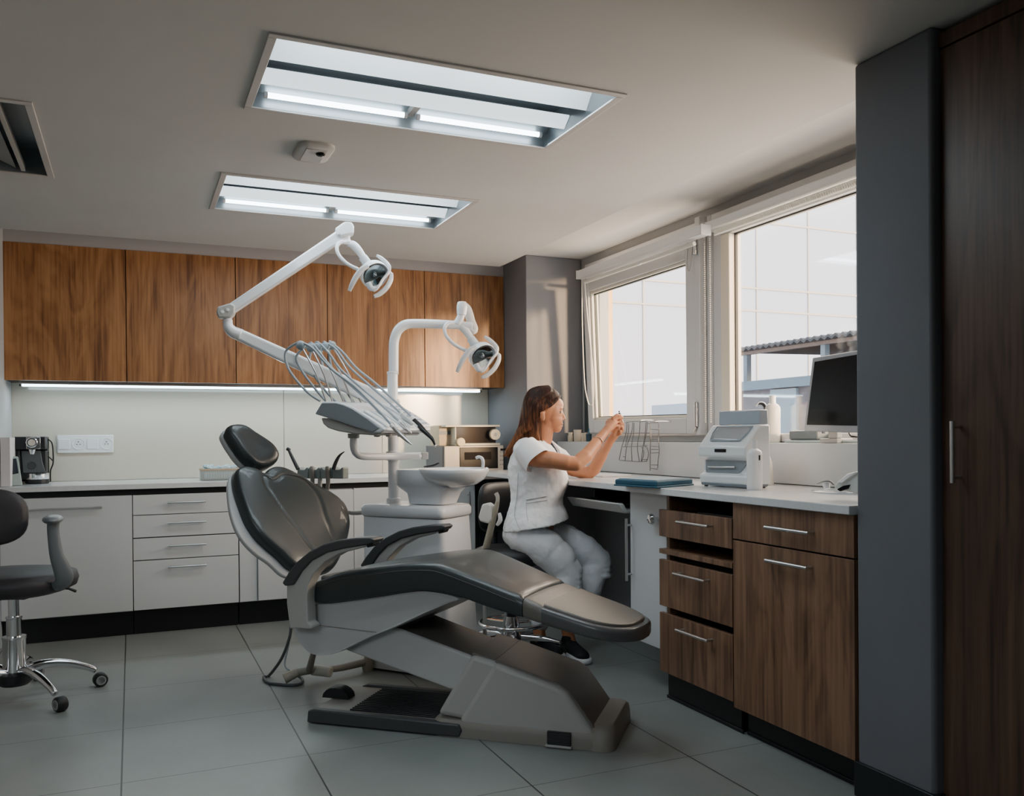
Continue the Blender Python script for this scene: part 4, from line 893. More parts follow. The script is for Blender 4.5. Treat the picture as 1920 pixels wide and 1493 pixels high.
MB().tube([S.pt(936, 962, VS), S.pt(938, 975, VS), S.pt(932, 985, VS)], [.008, .012, .008], 10, smooth=3).build('lever', mat('white_rubber', (.78, .77, .76), .5), sn_)
MB().tube([S.pt(909, 1036, VS), S.pt(907, 1090, VS), S.pt(909, 1140, VS), S.pt(909, 1188, VS)], [.014, .011, .010, .010], 12, smooth=4).build('suction_hose', mat('pale_tube', (.45, .44, .42), .35), sn_)
pz = S.pt(909, 1188, VS); MB().lathe((pz.x, pz.y, 0), [(.05, 0), (.05, .012), (.02, .02), (.012, pz.z)], 20).build('foot', mat('pale_tube', (.45, .44, .42), .35), sn_)
tag(MB().tube([S.pt(951, 1110, VS+.02), S.pt(948, 1150, VS+.02), S.pt(943, 1180, VS+.02), S.pt(939, 1196, VS+.02), S.pt(925, 1212, VS), S.pt(900, 1226, VS)], .007, 10, smooth=5).build('clear_tube', mat('clear_tube', (.42, .43, .44), .25)), 'thin pale tube hanging beside the chrome foot ring of the stool', 'tube')
tag(MB().tube([S.pt(886, 1126, .8), S.pt(878, 1145, .8), S.pt(874, 1165, .8)], .006, 8, smooth=4).build('short_hose', HOSE), 'short grey hose at the right side of the delivery unit', 'hose')

# ================================================================ SWIVEL CHAIR AT THE LEFT
tc_ = Vector((-.478, 4.33, 0)); T = Fr((tc_.x, tc_.y), -25)
sw = thing('swivel_chair', 'dark grey swivel armchair on a chrome five-star base at the left edge', 'swivel chair', tuple(tc_))
MB().lathe(tc_, [(.022, .30), (.022, .47)], 20).build('gas_lift', CHROME, sw)
MB().lathe(tc_, [(.03, .22), (.03, .352), (.033, .354), (.033, .362), (.02, .364)], 20).build('lift_sleeve', CHROME, sw)
MB().lathe(tc_, [(.046, .115), (.046, .262), (.048, .265), (.048, .275), (.03, .278)], 24).build('lower_sleeve', CHROME, sw)
MB().lathe(tc_, [(.055, .065), (.07, .08), (.07, .115), (.045, .125)], 24).build('hub', BLKFAB, sw)
cs = [Vector((-.303, 4.065, 0)), Vector((-.163, 4.40, 0)), Vector((-.433, 4.64, 0)), Vector((-.73, 4.49, 0)), Vector((-.70, 4.13, 0))]
for p in cs:
    d = (p-tc_).normalized(); L_ = (p-tc_).length
    lg = MB().tube([tc_+d*.03+Vector((0, 0, .115)), tc_+d*.10+Vector((0, 0, .135)), tc_+d*(L_*.6)+Vector((0, 0, .128)), tc_+d*(L_*.88)+Vector((0, 0, .095)), tc_+d*L_+Vector((0, 0, .072))], [.020, .021, .018, .015, .013], 14, smooth=5).build('leg', CHROME, sw, sharp=180)
    sd_ = Vector((-d.y, d.x, 0))
    cx_ = p+Vector((.02, -.012, .031))
    MB().lathe(cx_-sd_*.021, [(.0, 0), (.026, 0), (.031, .006), (.031, .036), (.026, .042), (.0, .042)], 24, sd_).build('castor', RUBBER, lg, sharp=50)
    for s_ in (-1, 1): MB().lathe(cx_+sd_*.0212*s_, [(.0155, 0), (.0155, .0015), (.021, .0015), (.021, 0)], 24, sd_*s_).build('castor_ring', mat('ring_grey', (.3, .3, .3), .4), lg)
zs0, zs1 = .462, .53
def disc(F, u0, v0, ru, rv, z, k=2.6, n=36):
    return [F.w(u0+ru*math.copysign(abs(cos(2*pi*i/n))**(2/k), cos(2*pi*i/n)), v0+rv*math.copysign(abs(sin(2*pi*i/n))**(2/k), sin(2*pi*i/n)), z) for i in range(n)]
MB().loft([disc(T, 0, 0, .20, .20, .468), disc(T, 0, 0, .235, .225, .485), disc(T, 0, 0, .243, .235, .515), disc(T, 0, 0, .235, .225, .545), disc(T, 0, 0, .20, .19, .558), disc(T, 0, 0, .1, .1, .562), disc(T, 0, 0, .01, .01, .562)]).build('seat', TASKFAB, sw, sharp=180)
MB().fbox(T, (-.12, -.12, .455), (.12, .12, .470)).build('seat_plate', BLKFAB, sw, bevel=.004)
q0 = at(118, 1103, 1, 4.2); q1 = at(142, 1109, 1, 4.2)
MB().tube([tc_+Vector((.08, -.05, .462)), q0, q1], [.006, .008, .011], 10, smooth=3, flat=.6).build('lever', BLKFAB, sw)
# backrest, its centre to the left of the frame
bkc = at(-50, 972, 1, 4.16)
rg = []
for d, k in ((-.03, .6), (-.026, .88), (-.012, .98), (.0, 1.0), (.012, .98), (.026, .88), (.03, .6), (.032, .2)):
    rg.append([bkc+Vector((.20*k*math.copysign(abs(cos(2*pi*i/36))**.7, cos(2*pi*i/36)), d, (.122*k)*math.copysign(abs(sin(2*pi*i/36))**.7, sin(2*pi*i/36)))) for i in range(36)])
MB().loft(rg).build('backrest', TASKFAB, sw, sharp=180)
MB().tube([bkc+Vector((0, -.02, -.04)), bkc+Vector((-.01, -.05, -.2)), bkc+Vector((-.01, .0, -.34)), tc_+Vector((0, 0, .46))], [.014]*4, 12, smooth=5, flat=.5).build('back_bar', BLKFAB, sw)
AG = mat('slate_arm', (.15, .165, .175), .35)
MB().tube([at(100, 980, 1, 4.1), at(100, 1000, 1, 4.1), at(106, 1040, 1, 4.1), at(117, 1070, 1, 4.11), at(120, 1086, 1, 4.12), at(110, 1098, 1, 4.14), at(85, 1103, 1, 4.2)], [.024, .023, .027, .034, .035, .028, .018], 16, smooth=6, flat=.55, up=(0, -1, 0)).build('armrest', AG, sw, sharp=180)
q = at(99, 974, 1, 4.12); MB().ell(q, ((.040, 0, 0), (0, .10, 0), (0, 0, .019))).build('arm_pad', AG, sw)
q = at(-80, 975, 1, 4.45); MB().tube([q, q+Vector((0, 0, -.28)), q+Vector((.12, 0, -.32))], [.02, .03, .018], 12, smooth=5, flat=.6).build('armrest', AG, sw)

# ================================================================ STOOL
stc = at(968, 1052, 2, .50); stc = Vector((1.80, 4.10, 0))
stc.x, stc.y = 1.785, 4.10
st = thing('stool', 'black saddle stool with backrest and chrome foot ring under the woman', 'stool', tuple(stc))
St = Fr((stc.x, stc.y), -27)
MB().loft([disc(St, 0, 0, .13, .13, .465, 2.2), disc(St, 0, 0, .180, .178, .480, 2.2), disc(St, 0, 0, .192, .185, .51, 2.2), disc(St, 0, 0, .186, .178, .545, 2.2), disc(St, 0, 0, .15, .14, .560, 2.2), disc(St, 0, 0, .01, .01, .562, 2.2)]).build('seat', BLKFAB, st, sharp=180)
MB().lathe(stc, [(.025, .12), (.025, .46)], 18).build('gas_lift', BLKFAB, st)
MB().lathe(stc, [(.05, .07), (.06, .08), (.05, .12), (.03, .2)], 18).build('hub', CHROME, st)
MB().tube([St.w(.165*cos(2*pi*i/40)+.0, .165*sin(2*pi*i/40), .165) for i in range(40)], .011, 12, closed=True).build('foot_ring', CHROME, st)
for k in range(3):
    q = 2*pi*k/3+.5; MB().tube([St.w(.03*cos(q), .03*sin(q), .165), St.w(.165*cos(q), .165*sin(q), .165)], .007, 8).build('ring_spoke', CHROME, st)
for k in range(5):
    q = radians(-8)+2*pi*k/5; d = St.a*cos(q)+St.b*sin(q)
    lg = MB().tube([stc+d*.03+Vector((0, 0, .095)), stc+d*.15+Vector((0, 0, .09)), stc+d*.26+Vector((0, 0, .068))], [.020, .017, .013], 12, smooth=4).build('leg', CHROME, st, sharp=180)
    s2_ = Vector((-d.y, d.x, 0)); MB().lathe(stc+d*.27+Vector((0, 0, .031))-s2_*.02, [(0, 0), (.026, 0), (.031, .006), (.031, .034), (.026, .04), (0, .04)], 20, s2_).build('castor', RUBBER, lg, sharp=50)
bc_ = at(934, 950, 1, 4.40); Sb = Fr((bc_.x, bc_.y), -72)
rg = []
for d, k in ((-.022, .7), (-.018, .92), (-.006, 1.0), (.008, 1.0), (.02, .92), (.026, .7), (.028, .2)):
    rr = []
    for i in range(44):
        q = 2*pi*i/44; vv = .165*k*math.copysign(abs(cos(q))**.55, cos(q)); zz_ = .135*k*math.copysign(abs(sin(q))**.55, sin(q))
        rr.append(Sb.w(d+vv*vv*1.2, vv, bc_.z+zz_))
    rg.append(rr)
MB().loft(rg).build('backrest', BLKFAB, st, sharp=180)
MB().tube([Sb.w(-.02, 0, bc_.z-.05), Sb.w(-.03, 0, bc_.z-.2), Sb.w(-.02, 0, .50), St.w(-.15, 0, .455), St.w(-.03, 0, .450)], .014, 12, smooth=5).build('back_bar', BLKFAB, st)
# ================================================================ SMALL THINGS ON THE BACK WORKTOP
ZB = .8725
# wall sockets
def Yp(x, y, v=YB-.009): return at(x, y, 1, v)
a, b = Yp(107, 818), Yp(213, 847); zc = (a.z+b.z)/2; t = thing('socket_panel', 'white four-gang switch and socket panel on the backsplash above the drawers', 'wall socket', ((a.x+b.x)/2, YB-.01, zc-.05))
a.z, b.z = zc+.055, zc-.055
MB().box((a.x, YB-.018, b.z), (b.x, YB-.0082, a.z)).build('frame', WHITEP, t, bevel=.003)
wd = (b.x-a.x)/4
for i in range(4):
    cx_ = a.x+wd*(i+.5)
    if i in (0, 2): MB().box((cx_-.032, YB-.0215, zc-.032), (cx_+.032, YB-.018, zc+.032)).build('rocker' if i == 0 else 'blank_cover', WHITEP, t, bevel=.002)
    else:
        s_ = MB().lathe((cx_, YB-.0181, zc), [(.036, 0), (.036, .003), (.032, .003), (.030, .0008), (.0, .0008)], 28, (0, -1, 0)).build('socket', WHITEP, t, sharp=40)
        m = MB()
        for dx, dz in ((-.009, -.002), (.009, -.002)): m.lathe((cx_+dx, YB-.019, zc+dz), [(.003, 0), (.003, .0008), (0, .0009)], 10, (0, -1, 0))
        m.lathe((cx_, YB-.0185, zc+.014), [(.003, 0), (.003, .012), (0, .013)], 10, (0, -1, 0)); m.build('pins', BLACK, s_)
# coffee machine
c0 = Vector((-.535, 5.80, ZB)); k = 3.62/1000
t = thing('coffee_machine', 'black and chrome espresso machine on the worktop in the left corner', 'coffee machine', tuple(c0))
def cm(x, y, d=0): p = at(x, y, 1, 5.72+d); return p
zz0 = lambda y: at(58, y, 1, 5.72).z
xl, xr = cm(27, 830).x, cm(86, 830).x
MB().box((xl, 5.74, zz0(900)), (xr, 5.93, zz0(846))).box((xl, 5.69, zz0(843)), (xr, 5.93, zz0(819))).box((xl, 5.86, ZB+.01), (xr, 5.93, zz0(820))).box((xl, 5.71, zz0(900)), (xl+.028, 5.93, zz0(843))).build('body', BLKFAB, t, bevel=.006)
MB().box((cm(50, 830).x, 5.682, zz0(842)), (cm(77, 830).x, 5.692, zz0(820))).build('control_plate', CHROME, t, bevel=.002)
MB().lathe((cm(61, 830).x, 5.681, zz0(830)), [(.030, 0), (.030, .008), (.026, .010), (.025, .008), (.0, .007)], 28, (0, -1, 0)).build('pressure_gauge', CHROME, t)
MB().lathe((cm(61, 830).x, 5.672, zz0(830)), [(.019, 0), (.019, .002), (0, .0025)], 24, (0, -1, 0)).build('gauge_face', mat('gauge_white', (.6, .57, .5), .4), t)
MB().tube([(cm(61, 840).x, 5.69, zz0(843)), (cm(61, 840).x, 5.69, zz0(852))], [.02, .012], 16).build('brew_spout', CHROME, t)
MB().prism([cm(x, y, .015) for x, y in ((39, 845), (76, 845), (79, 865), (86, 887), (43, 887))], (0, .02, 0)).build('front_panel', mat('grey_metal_panel', (.10, .11, .12), .35), t, bevel=.003)
MB().lathe(cm(60, 873, .012), [(.024, 0), (.024, .002), (.018, .003), (.016, .001), (0, .001)], 24, (0, -1, 0)).build('badge_ring', DKPLAS, t)
cc = Vector(((cm(45, 890).x+cm(91, 890).x)/2, 5.775, 0)); rr_ = (cm(91, 890).x-cm(45, 890).x)/2
MB().lathe((cc.x, cc.y, ZB+.026), [(rr_, 0), (rr_+.001, .002), (rr_+.001, zz0(888)-ZB-.028), (rr_-.004, zz0(888)-ZB-.026), (0, zz0(888)-ZB-.026)], 40).build('drip_tray', CHROME, t, sharp=40)
MB().lathe((cc.x, cc.y, ZB), [(rr_-.006, 0), (rr_, .004), (rr_, .026), (0, .0265)], 40).build('tray_base', BLKFAB, t, sharp=40)
MB().tube([(xr, 5.85, zz0(824)), (xr+.022, 5.85, zz0(832)), (xr+.027, 5.86, zz0(855)), (xr+.024, 5.87, zz0(872)), (xr+.01, 5.88, zz0(886)), (xr+.008, 5.9, ZB+.004)], .004, 8, smooth=6).build('power_cord', BLACK, t)
MB().tube([(xr, 5.85, zz0(857)), (xr+.015, 5.86, zz0(862)), (xr+.024, 5.86, zz0(866))], .0035, 8, smooth=4).build('side_wire', BLACK, t)
# handheld device
def gp(x, y, d=0): return at(x, y, 1, 5.55+d)
t = thing('card_reader', 'pale green wedge-shaped device with dark screen in front of the coffee machine', 'device', tuple(gp(28, 905)))
zb_ = ZB+.001
P = [gp(10, 858), gp(33, 856), gp(43, 905), gp(15, 906)]
for q in P[2:]: q.z = zb_
B_ = [Vector((p.x-.03, p.y+.09, p.z)) for p in P]
F_ = [P[0]+Vector((0, .04, 0)), P[1]+Vector((0, .04, 0)), P[2]+Vector((0, -.01, 0)), P[3]+Vector((0, -.01, 0))]
MB().loft([F_, B_]).build('body', mat('mint_plastic', (.33, .40, .38), .4), t, bevel=.006, seg=3)
n_ = (F_[1]-F_[0]).cross(F_[3]-F_[0]).normalized(); n_ = n_ if n_.y < 0 else -n_
def lerp(s_, u_): return (F_[0]*(1-s_)+F_[1]*s_)*(1-u_)+(F_[3]*(1-s_)+F_[2]*s_)*u_
MB().prism([lerp(a, b)+n_*.0005 for a, b in ((.14, .08), (.8, .07), (.84, .58), (.18, .62))], n_*.003).build('screen', mat('navy_screen', (.015, .022, .035), .2), t, bevel=.002)
# paper stack / folders at the left edge
t = thing('paper_holder', 'pale upright papers leaning on the left wall behind the small device', 'papers', (-.64, 5.6, ZB))
mb = MB()
for i in range(5): y_ = 5.46+i*.03; mb.box((-.657, y_, ZB+.001), (-.612-.004*i, y_+.24, ZB+.27-i*.008)) if i in (0,) else mb.box((-.657, 5.70+i*.004, ZB+.001), (-.615-.004*i, 5.704+i*.004, ZB+.25-i*.01))
mb.build('sheets', mat('paper_sheets', (.62, .58, .58), .7), t)
# mask tray
a, b = at(377, 893, 1, 5.62), at(450, 893, 1, 5.62)
t = thing('supply_basket', 'low beige basket of pale blue tissues on the back worktop', 'basket', ((a.x+b.x)/2, 5.66, ZB))
x0, x1 = a.x, b.x; y0, y1 = 5.60, 5.74
MB().box((x0+.006, y0+.006, ZB+.0005), (x1-.006, y1-.006, ZB+.006)).box((x0+.004, y0, ZB+.001), (x1-.004, y0+.005, ZB+.06)).box((x0+.004, y1-.005, ZB+.001), (x1-.004, y1, ZB+.06)).box((x0, y0, ZB+.001), (x0+.005, y1, ZB+.06)).box((x1-.005, y0, ZB+.001), (x1, y1, ZB+.06)).build('basket', mat('basket_grey', (.33, .36, .35), .5), t, bevel=.003)
MB().box((x0-.004, y0-.004, ZB+.058), (x1+.004, y0+.008, ZB+.070)).box((x0-.004, y1-.008, ZB+.058), (x1+.004, y1+.004, ZB+.070)).box((x0-.004, y0+.008, ZB+.058), (x0+.008, y1-.008, ZB+.070)).box((x1-.008, y0+.008, ZB+.058), (x1+.004, y1-.008, ZB+.070)).build('rim', mat('basket_tan', (.42, .32, .22), .5), t, bevel=.003)
mb = MB()
for i in range(20): xx = x0+.02+i*(x1-x0-.04)/20; mb.box((xx, y0-.004, ZB+.012), (xx+.004, y0, ZB+.050))
mb.build('slots', mat('slot_pale', (.55, .62, .62), .5), t)
mb = MB(); random.seed(3)
for i in range(26):
    p = Vector((x0+.03+random.random()*(x1-x0-.06), y0+.03+random.random()*.08, ZB+.055+random.random()*.025)); mb.ell(p, ((.028, 0, .012*random.uniform(-1, 1)), (0, .022, 0), (random.uniform(-.01, .01), 0, .014)), 7, 4)
tag(mb.build('tissue_pile', mat('tissue_blue', (.42, .56, .62), .8), sharp=20), 'crumpled pale blue tissues heaped in the beige basket', 'tissues', kind='stuff')
# microwave and device on top
MY = 5.50
def my(x, y, Y=MY): return at(x, y, 1, Y)
xl, xm, xr = my(833, 880).x, my(852, 880).x, my(943, 880).x; zt, zb = my(890, 836).z, ZB+.012
t = thing('microwave', 'small cream-fronted microwave oven with black window on the worktop corner', 'microwave', ((xl+xr)/2, MY+.15, ZB))
MB().box((xl-.01, MY+.006, zb), (xr, MY+.36, zt)).build('housing', mat('microwave_body', (.10, .10, .11), .4), t, bevel=.004)
MB().box((xl-.001, MY-.012, zb), (xr, MY+.007, zt)).build('front', mat('microwave_cream', (.50, .44, .36), .35), t, bevel=.004)
zw0, zw1 = my(0, 0).z, 0
MB().box((my(853, 0).x, MY-.016, my(890, 879).z), (my(925, 0).x, MY-.011, my(890, 839).z)).build('window', SCREEN, t, bevel=.003)
MB().box((my(862, 0).x, MY-.018, my(890, 862).z), (my(912, 0).x, MY-.0155, my(890, 848).z)).build('inner_window', mat('window_brown', (.02, .017, .016), .8, spec=.1), t)
mb = MB()
for i in range(4):
    for j in range(2): mb.lathe((my(930+4*j, 0).x, MY-.012, my(890, 848+i*8).z), [(.0045, 0), (.0045, .002), (0, .0022)], 14, (0, -1, 0))
mb.build('buttons', mat('button_grey', (.22, .21, .19), .4), t)
MB().box((my(930, 0).x, MY-.014, my(890, 846).z), (my(940, 0).x, MY-.012, my(890, 842).z)).build('display', SCREEN, t)
MB().box((my(838, 0).x, MY-.0135, my(890, 850).z), (my(845, 0).x, MY-.0115, my(890, 843).z)).build('sticker', mat('pale_sticker', (.6, .58, .35), .5), t)
for xx in (xl+.03, xr-.03): MB().cyl((xx, MY+.03, ZB), (xx, MY+.03, zb), .012).build('foot', RUBBER, t)
# second device on top
def m2(x, y): return at(x, y, 1, MY+.0)
zb2 = zt+.001
tp_ = m2(880, 797).z
t = thing('sealing_machine', 'cream sealing machine with two round rolls on top of the microwave', 'sealing machine', ((xl+xr)/2, MY+.1, zb2))
xa, xb, xc = m2(823, 0).x, m2(846, 0).x, m2(931, 0).x
MB().box((xa+.004, MY+.09, zb2), (xb+.01, MY+.28, tp_-.002)).build('side_block', mat('cream_block', (.52, .40, .27), .5), t, bevel=.004)
MB().box((xa, MY+.085, m2(830, 815).z), (xb, MY+.09, m2(830, 808).z)).build('side_band', mat('slate_band', (.10, .13, .16), .4), t)
MB().box((xa+.02, MY+.0, tp_-.014), (xc, MY+.26, tp_)).box((xb, MY+.0, zb2), (xc, MY+.26, zb2+.016)).box((xb, MY+.0, zb2+.016), (xb+.01, MY+.26, tp_-.014)).build('frame', mat('cream_frame', (.60, .56, .44), .4), t, bevel=.004)
MB().box((xb+.01, MY+.03, zb2+.016), (xc-.02, MY+.2, tp_-.014)).build('window', mat('smoked_window', (.03, .022, .018), .08), t)
c1 = m2(926, 815); MB().lathe((c1.x, MY+.02, c1.z), [(.034, 0), (.036, .004), (.036, .05), (.0, .051)], 28, (0, -1, 0)).build('roll', mat('roll_cream', (.68, .60, .44), .5), t, sharp=40)
MB().lathe((c1.x, MY+.05, c1.z), [(.041, 0), (.041, .055), (.035, .056)], 28, (0, -1, 0)).build('roll_rim', BLKFAB, t, sharp=40)
MB().lathe((c1.x, MY-.032, c1.z), [(.012, 0), (.012, .001), (0, .0015)], 18, (0, -1, 0)).build('roll_core', mat('core_grey', (.4, .38, .33), .5), t)
c1 = m2(862, 829); MB().lathe((c1.x, MY+.02, c1.z), [(.026, 0), (.028, .004), (.028, .05), (.0, .051)], 26, (0, -1, 0)).build('roll', mat('roll_tan', (.62, .50, .32), .5), t, sharp=40)

# ================================================================ THINGS ON THE WINDOW SIDE
ZR = .9038; ZS = 1.0875
# blue tray cloth
c1, c2, c3 = at(1152, 911, 2, ZR), at(1300, 910, 2, ZR), at(1232, 916, 2, ZR)
t = thing('instrument_case', 'flat dark teal instrument case lying on the white worktop under the wire racks', 'instrument case', tuple((c1+c2)/2))
F2 = Fr((2.07, 3.39), -29)
def cas(a0, a1, b0, b1, z0, z1, nm, m, bv): return MB().fbox(F2, (a0, b0, z0), (a1, b1, z1)).build(nm, m, t, bevel=bv, seg=2)
q3 = F2.uv(c3); q2 = F2.uv(c2); q1 = F2.uv(c1)
P = [c1, c3, c2, c2+(c1-c3)]
cn = sum(P, Vector())/4
def ringp(k, z): return [Vector((cn.x+(p.x-cn.x)*k, cn.y+(p.y-cn.y)*k, z)) for p in P]
MB().loft([ringp(1.02, ZR), ringp(1.02, ZR+.006), ringp(.99, ZR+.008)]).build('base', TEAL, t, bevel=.002)
MB().loft([ringp(.985, ZR+.008), ringp(.985, ZR+.026), ringp(.95, ZR+.030)]).build('lid', TEAL, t, bevel=.003)
MB().loft([ringp(.9, ZR+.030), ringp(.88, ZR+.033)]).build('lid_panel', mat('teal_light', (.016, .09, .145), .6), t, bevel=.001)
# developer machine: white sloping unit, hinged lid
f0 = at(1312, 911, 2, ZR); f1 = at(1402, 917, 2, ZR)
dirv = (f1-f0); G = Fr((f0.x, f0.y), math.degrees(atan2(dirv.y, dirv.x))); WD = Vector((dirv.x, dirv.y, 0)).length
sc_ = thing('film_processor', 'white dental film processing machine with grey front recess on the worktop', 'processing machine', tuple((f0+f1)/2))
def gz(y, x=1355, v=0): return G.uz(x, y, v)[1]
z_a, z_b, z_c, z_d, z_t = ZR+.014, gz(892), gz(856), gz(838), gz(797)
prof = [(0, z_a), (-.005, z_b), (.02, z_b+.012), (.02, z_c-.02), (-.012, z_c), (-.010, z_d), (.075, z_t), (.13, z_t), (.135, z_a)]
MB().loft([[G.w(u, v, z) for v, z in prof] for u in (0, WD)]).build('housing', mat('scanner_white', (.66, .69, .71), .3, coat=.3), sc_, bevel=.008, seg=3, sharp=30)
MB().loft([[G.w(u, v, z) for v, z in ((.004, ZR+.004), (.0, z_a+.002), (.13, z_a+.002), (.12, ZR+.004))] for u in (.006, WD-.006)]).build('base', mat('slate_base', (.16, .19, .22), .4), sc_, bevel=.003)
for a, b in ((.02, .02), (WD-.02, .02), (.02, .11), (WD-.02, .11)): q = G.w(a, b, ZR); MB().cyl(q, q+Vector((0, 0, .006)), .008).build('foot', RUBBER, sc_)
MB().loft([[G.w(u, v, z) for u, z in ((.022, z_b+.012), (.02, z_c-.012), (WD-.012, z_c-.012), (WD-.02, z_c-.03), (WD-.055, z_b+.018), (WD-.075, z_b+.008), (.035, z_b+.006))] for v in (.014, .024)]).build('front_recess', mat('recess_grey', (.22, .25, .27), .35), sc_, bevel=.003)
MB().tube([G.w(.045, .008, gz(877)), G.w(WD-.08, .008, gz(875.5))], .004, 10).build('recess_handle', CHROME, sc_)
MB().box((0, 0, 0), (.001, .001, .001))
q0 = G.uz(1340, 848, -.012)[0]; q1 = G.uz(1361, 848, -.012)[0]
MB().fbox(G, (q0, -.0135, gz(848)), (q1, -.0105, gz(842))).build('display', SCREEN, sc_)
def sl(u, s_): return G.w(u, -.010+.085*s_, z_d+(z_t-z_d)*s_)
nn = (G.b*(-(z_t-z_d))+Vector((0, 0, .085))).normalized()
lid = [sl(.05, .88), sl(WD-.03, .88), sl(WD-.035, .6), sl(WD-.05, .25), sl(.06, .25), sl(.045, .6)]
MB().prism([p+nn*.001 for p in lid], nn*.006).build('viewing_lid', CLEARP, sc_, bevel=.002)
MB().tube([p+nn*.006 for p in lid], .0028, 8, closed=True).build('lid_frame', mat('lid_frame_grey', (.30, .36, .42), .3), sc_)
mb = MB()
mb.tube([sl(.075, .35)+nn*.002, sl(WD-.07, .3)+nn*.002], .003, 8).build('lid_latch', STEEL, sc_)
MB().loft([[G.w(u, v, z) for v, z in ((.082, z_t+.001), (.082, z_t+.058), (.087, z_t+.062), (.13, z_t+.062), (.13, z_t+.001))] for u in (.035, WD-.012)]).build('rear_panel', mat('translucent_grey', (.30, .35, .41), .2), sc_, bevel=.003)
# dark curved mirror handle
u_, v_ = 0, 0
hk = thing('hand_mirror', 'black and chrome curved handle standing between film machine and white bottle', 'handle tool', tuple(at(1429, 808, 0, 2.74)))
MB().tube([at(x, y, 0, 2.74) for x, y in ((1419, 760), (1425, 757), (1432, 759), (1436, 766), (1436, 774), (1431, 782), (1427, 790), (1429, 804))], [.003, .006, .008, .009, .009, .009, .011, .006], 12, smooth=5).build('handle', BLKFAB, hk, sharp=180)
MB().tube([at(x, y, 0, 2.735) for x, y in ((1418, 762), (1424, 755), (1433, 756), (1438, 765), (1437, 776), (1430, 784), (1424, 786))], .0028, 8, smooth=5).build('chrome_edge', CHROME, hk, sharp=180)
pz = at(1429, 804, 0, 2.74); MB().lathe((pz.x, pz.y, ZS), [(.026, 0), (.026, .006), (.008, .010), (.006, pz.z-ZS)], 18).build('base', WHITEP, hk)
MB().prism([at(x, y, 0, 2.70) for x, y in ((1418, 775), (1427, 772), (1426, 782), (1419, 792), (1414, 800), (1413, 778))], (.03, 0, 0)).build('bracket', WHITEP, hk, bevel=.004)
# bottles
def bottle(label, px, ytop, ybot, X, rpx, base_z, nm='bottle', sh=(.16, .22, .30), cap_=.36, m=WHITEP, taper=1.0):
    p = at(px, ybot, 0, X); k = (at(px+10, ybot, 0, X)-at(px, ybot, 0, X)); dist = (p-CAM).dot(_f); r = rpx/FPX*dist
    top = at(px, ytop, 0, X).z; h = top-base_z; t = thing(nm, label, 'bottle', (p.x, p.y, base_z))
    MB().lathe((p.x, p.y, base_z), [(r*.9, 0), (r, .006), (r, h*.70), (r*.96, h*.755), (r*.75, h*.80), (r*cap_*1.1, h*.835)], 32).build('body', m, t, sharp=60)
    MB().lathe((p.x, p.y, base_z+h*.835), [(r*cap_, 0), (r*cap_, h*.13), (r*cap_*1.08, h*.13), (r*cap_*1.08, h*.165), (0, h*.166)], 24).build('cap', WHITEP, t, sharp=40)
    return t, r, h, p
WARM = mat('warm_white_bottle', (.68, .65, .60), .35)
bottle('tall white bottle standing on the window ledge left of the monitor', 1449, 742, 812, 2.76, 14, ZS, m=WARM, cap_=.42)
t, r, h, p = bottle('white liquid soap bottle standing on the worktop in front of the film machine', 1415, 826, 918, 2.30, 14.5, ZR, m=WHITEP, cap_=.34)
# printed marks on its label
ang0 = atan2(-p.y, -p.x)+.55
for i, zf in enumerate((.60, .635, .67)):
    q = Vector((p.x+cos(ang0+.12)*r*1.005, p.y+sin(ang0+.12)*r*1.005, ZR+h*zf)); tv = Vector((-sin(ang0+.12), cos(ang0+.12), 0))
    MB().hexa([q-tv*.004, q+tv*.004, q+tv*.004+Vector((0, 0, .001)), q-tv*.004+Vector((0, 0, .001))], [q-tv*.004+Vector((0, 0, .006)), q+tv*.004+Vector((0, 0, .006)), q+tv*.004+Vector((0, 0, .007)), q-tv*.004+Vector((0, 0, .007))]).build('label_mark', BLACK, t)
p = at(1428, 858, 0, 2.54); sp = thing('spray_bottle', 'white conical spray bottle half hidden behind the soap bottle', 'bottle', (p.x, p.y, ZR))
zt_ = at(1424, 823, 0, 2.52).z
MB().lathe((p.x, p.y, ZR), [(.05, 0), (.052, .01), (.045, .10), (.022, (zt_-ZR)*.8), (.012, (zt_-ZR)*.86)], 28).build('body', WARM, sp)
MB().lathe((p.x, p.y, ZR+(zt_-ZR)*.86), [(.013, 0), (.013, (zt_-ZR)*.14), (0, (zt_-ZR)*.142)], 18).build('cap', WHITEP, sp, sharp=40)
# monitor
XM = 2.60
mt = thing('monitor', 'flat black-screened monitor with silver bezel standing on the window ledge', 'monitor', tuple(at(1560, 818, 0, 2.7)))
bl, tl, tr, br = at(1507, 809, 0, XM), at(1523, 671, 0, XM), at(1640, 652, 0, XM), at(1640, 813, 0, XM)
zl = (bl.z+br.z)/2; tl0 = Vector((XM+.04, bl.y, (tl.z+tr.z)/2)); 
P = [Vector((XM, bl.y, zl)), Vector((XM, br.y-.20, zl)), Vector((XM+.05, br.y-.20, tl0.z)), Vector((XM+.05, bl.y-.0, tl0.z))]
P = [bl, br, tr, tl]
def quad(s_, u_): return (P[0]*(1-s_)+P[1]*s_)*(1-u_)+(P[3]*(1-s_)+P[2]*s_)*u_
MB().prism(P, (.022, 0, 0)).build('bezel', mat('silver_bezel', (.30, .31, .33), .35, metal=.3), mt, bevel=.005, seg=3)
MB().prism([quad(a, b)+Vector((-.0012, 0, 0)) for a, b in ((.035, .09), (1, .085), (1, .955), (.05, .94))], (.002, 0, 0)).build('screen', SCREEN, mt, bevel=.001)
b0 = at(1490, 801, 0, 2.76); b1_ = at(1545, 815, 0, 2.76)
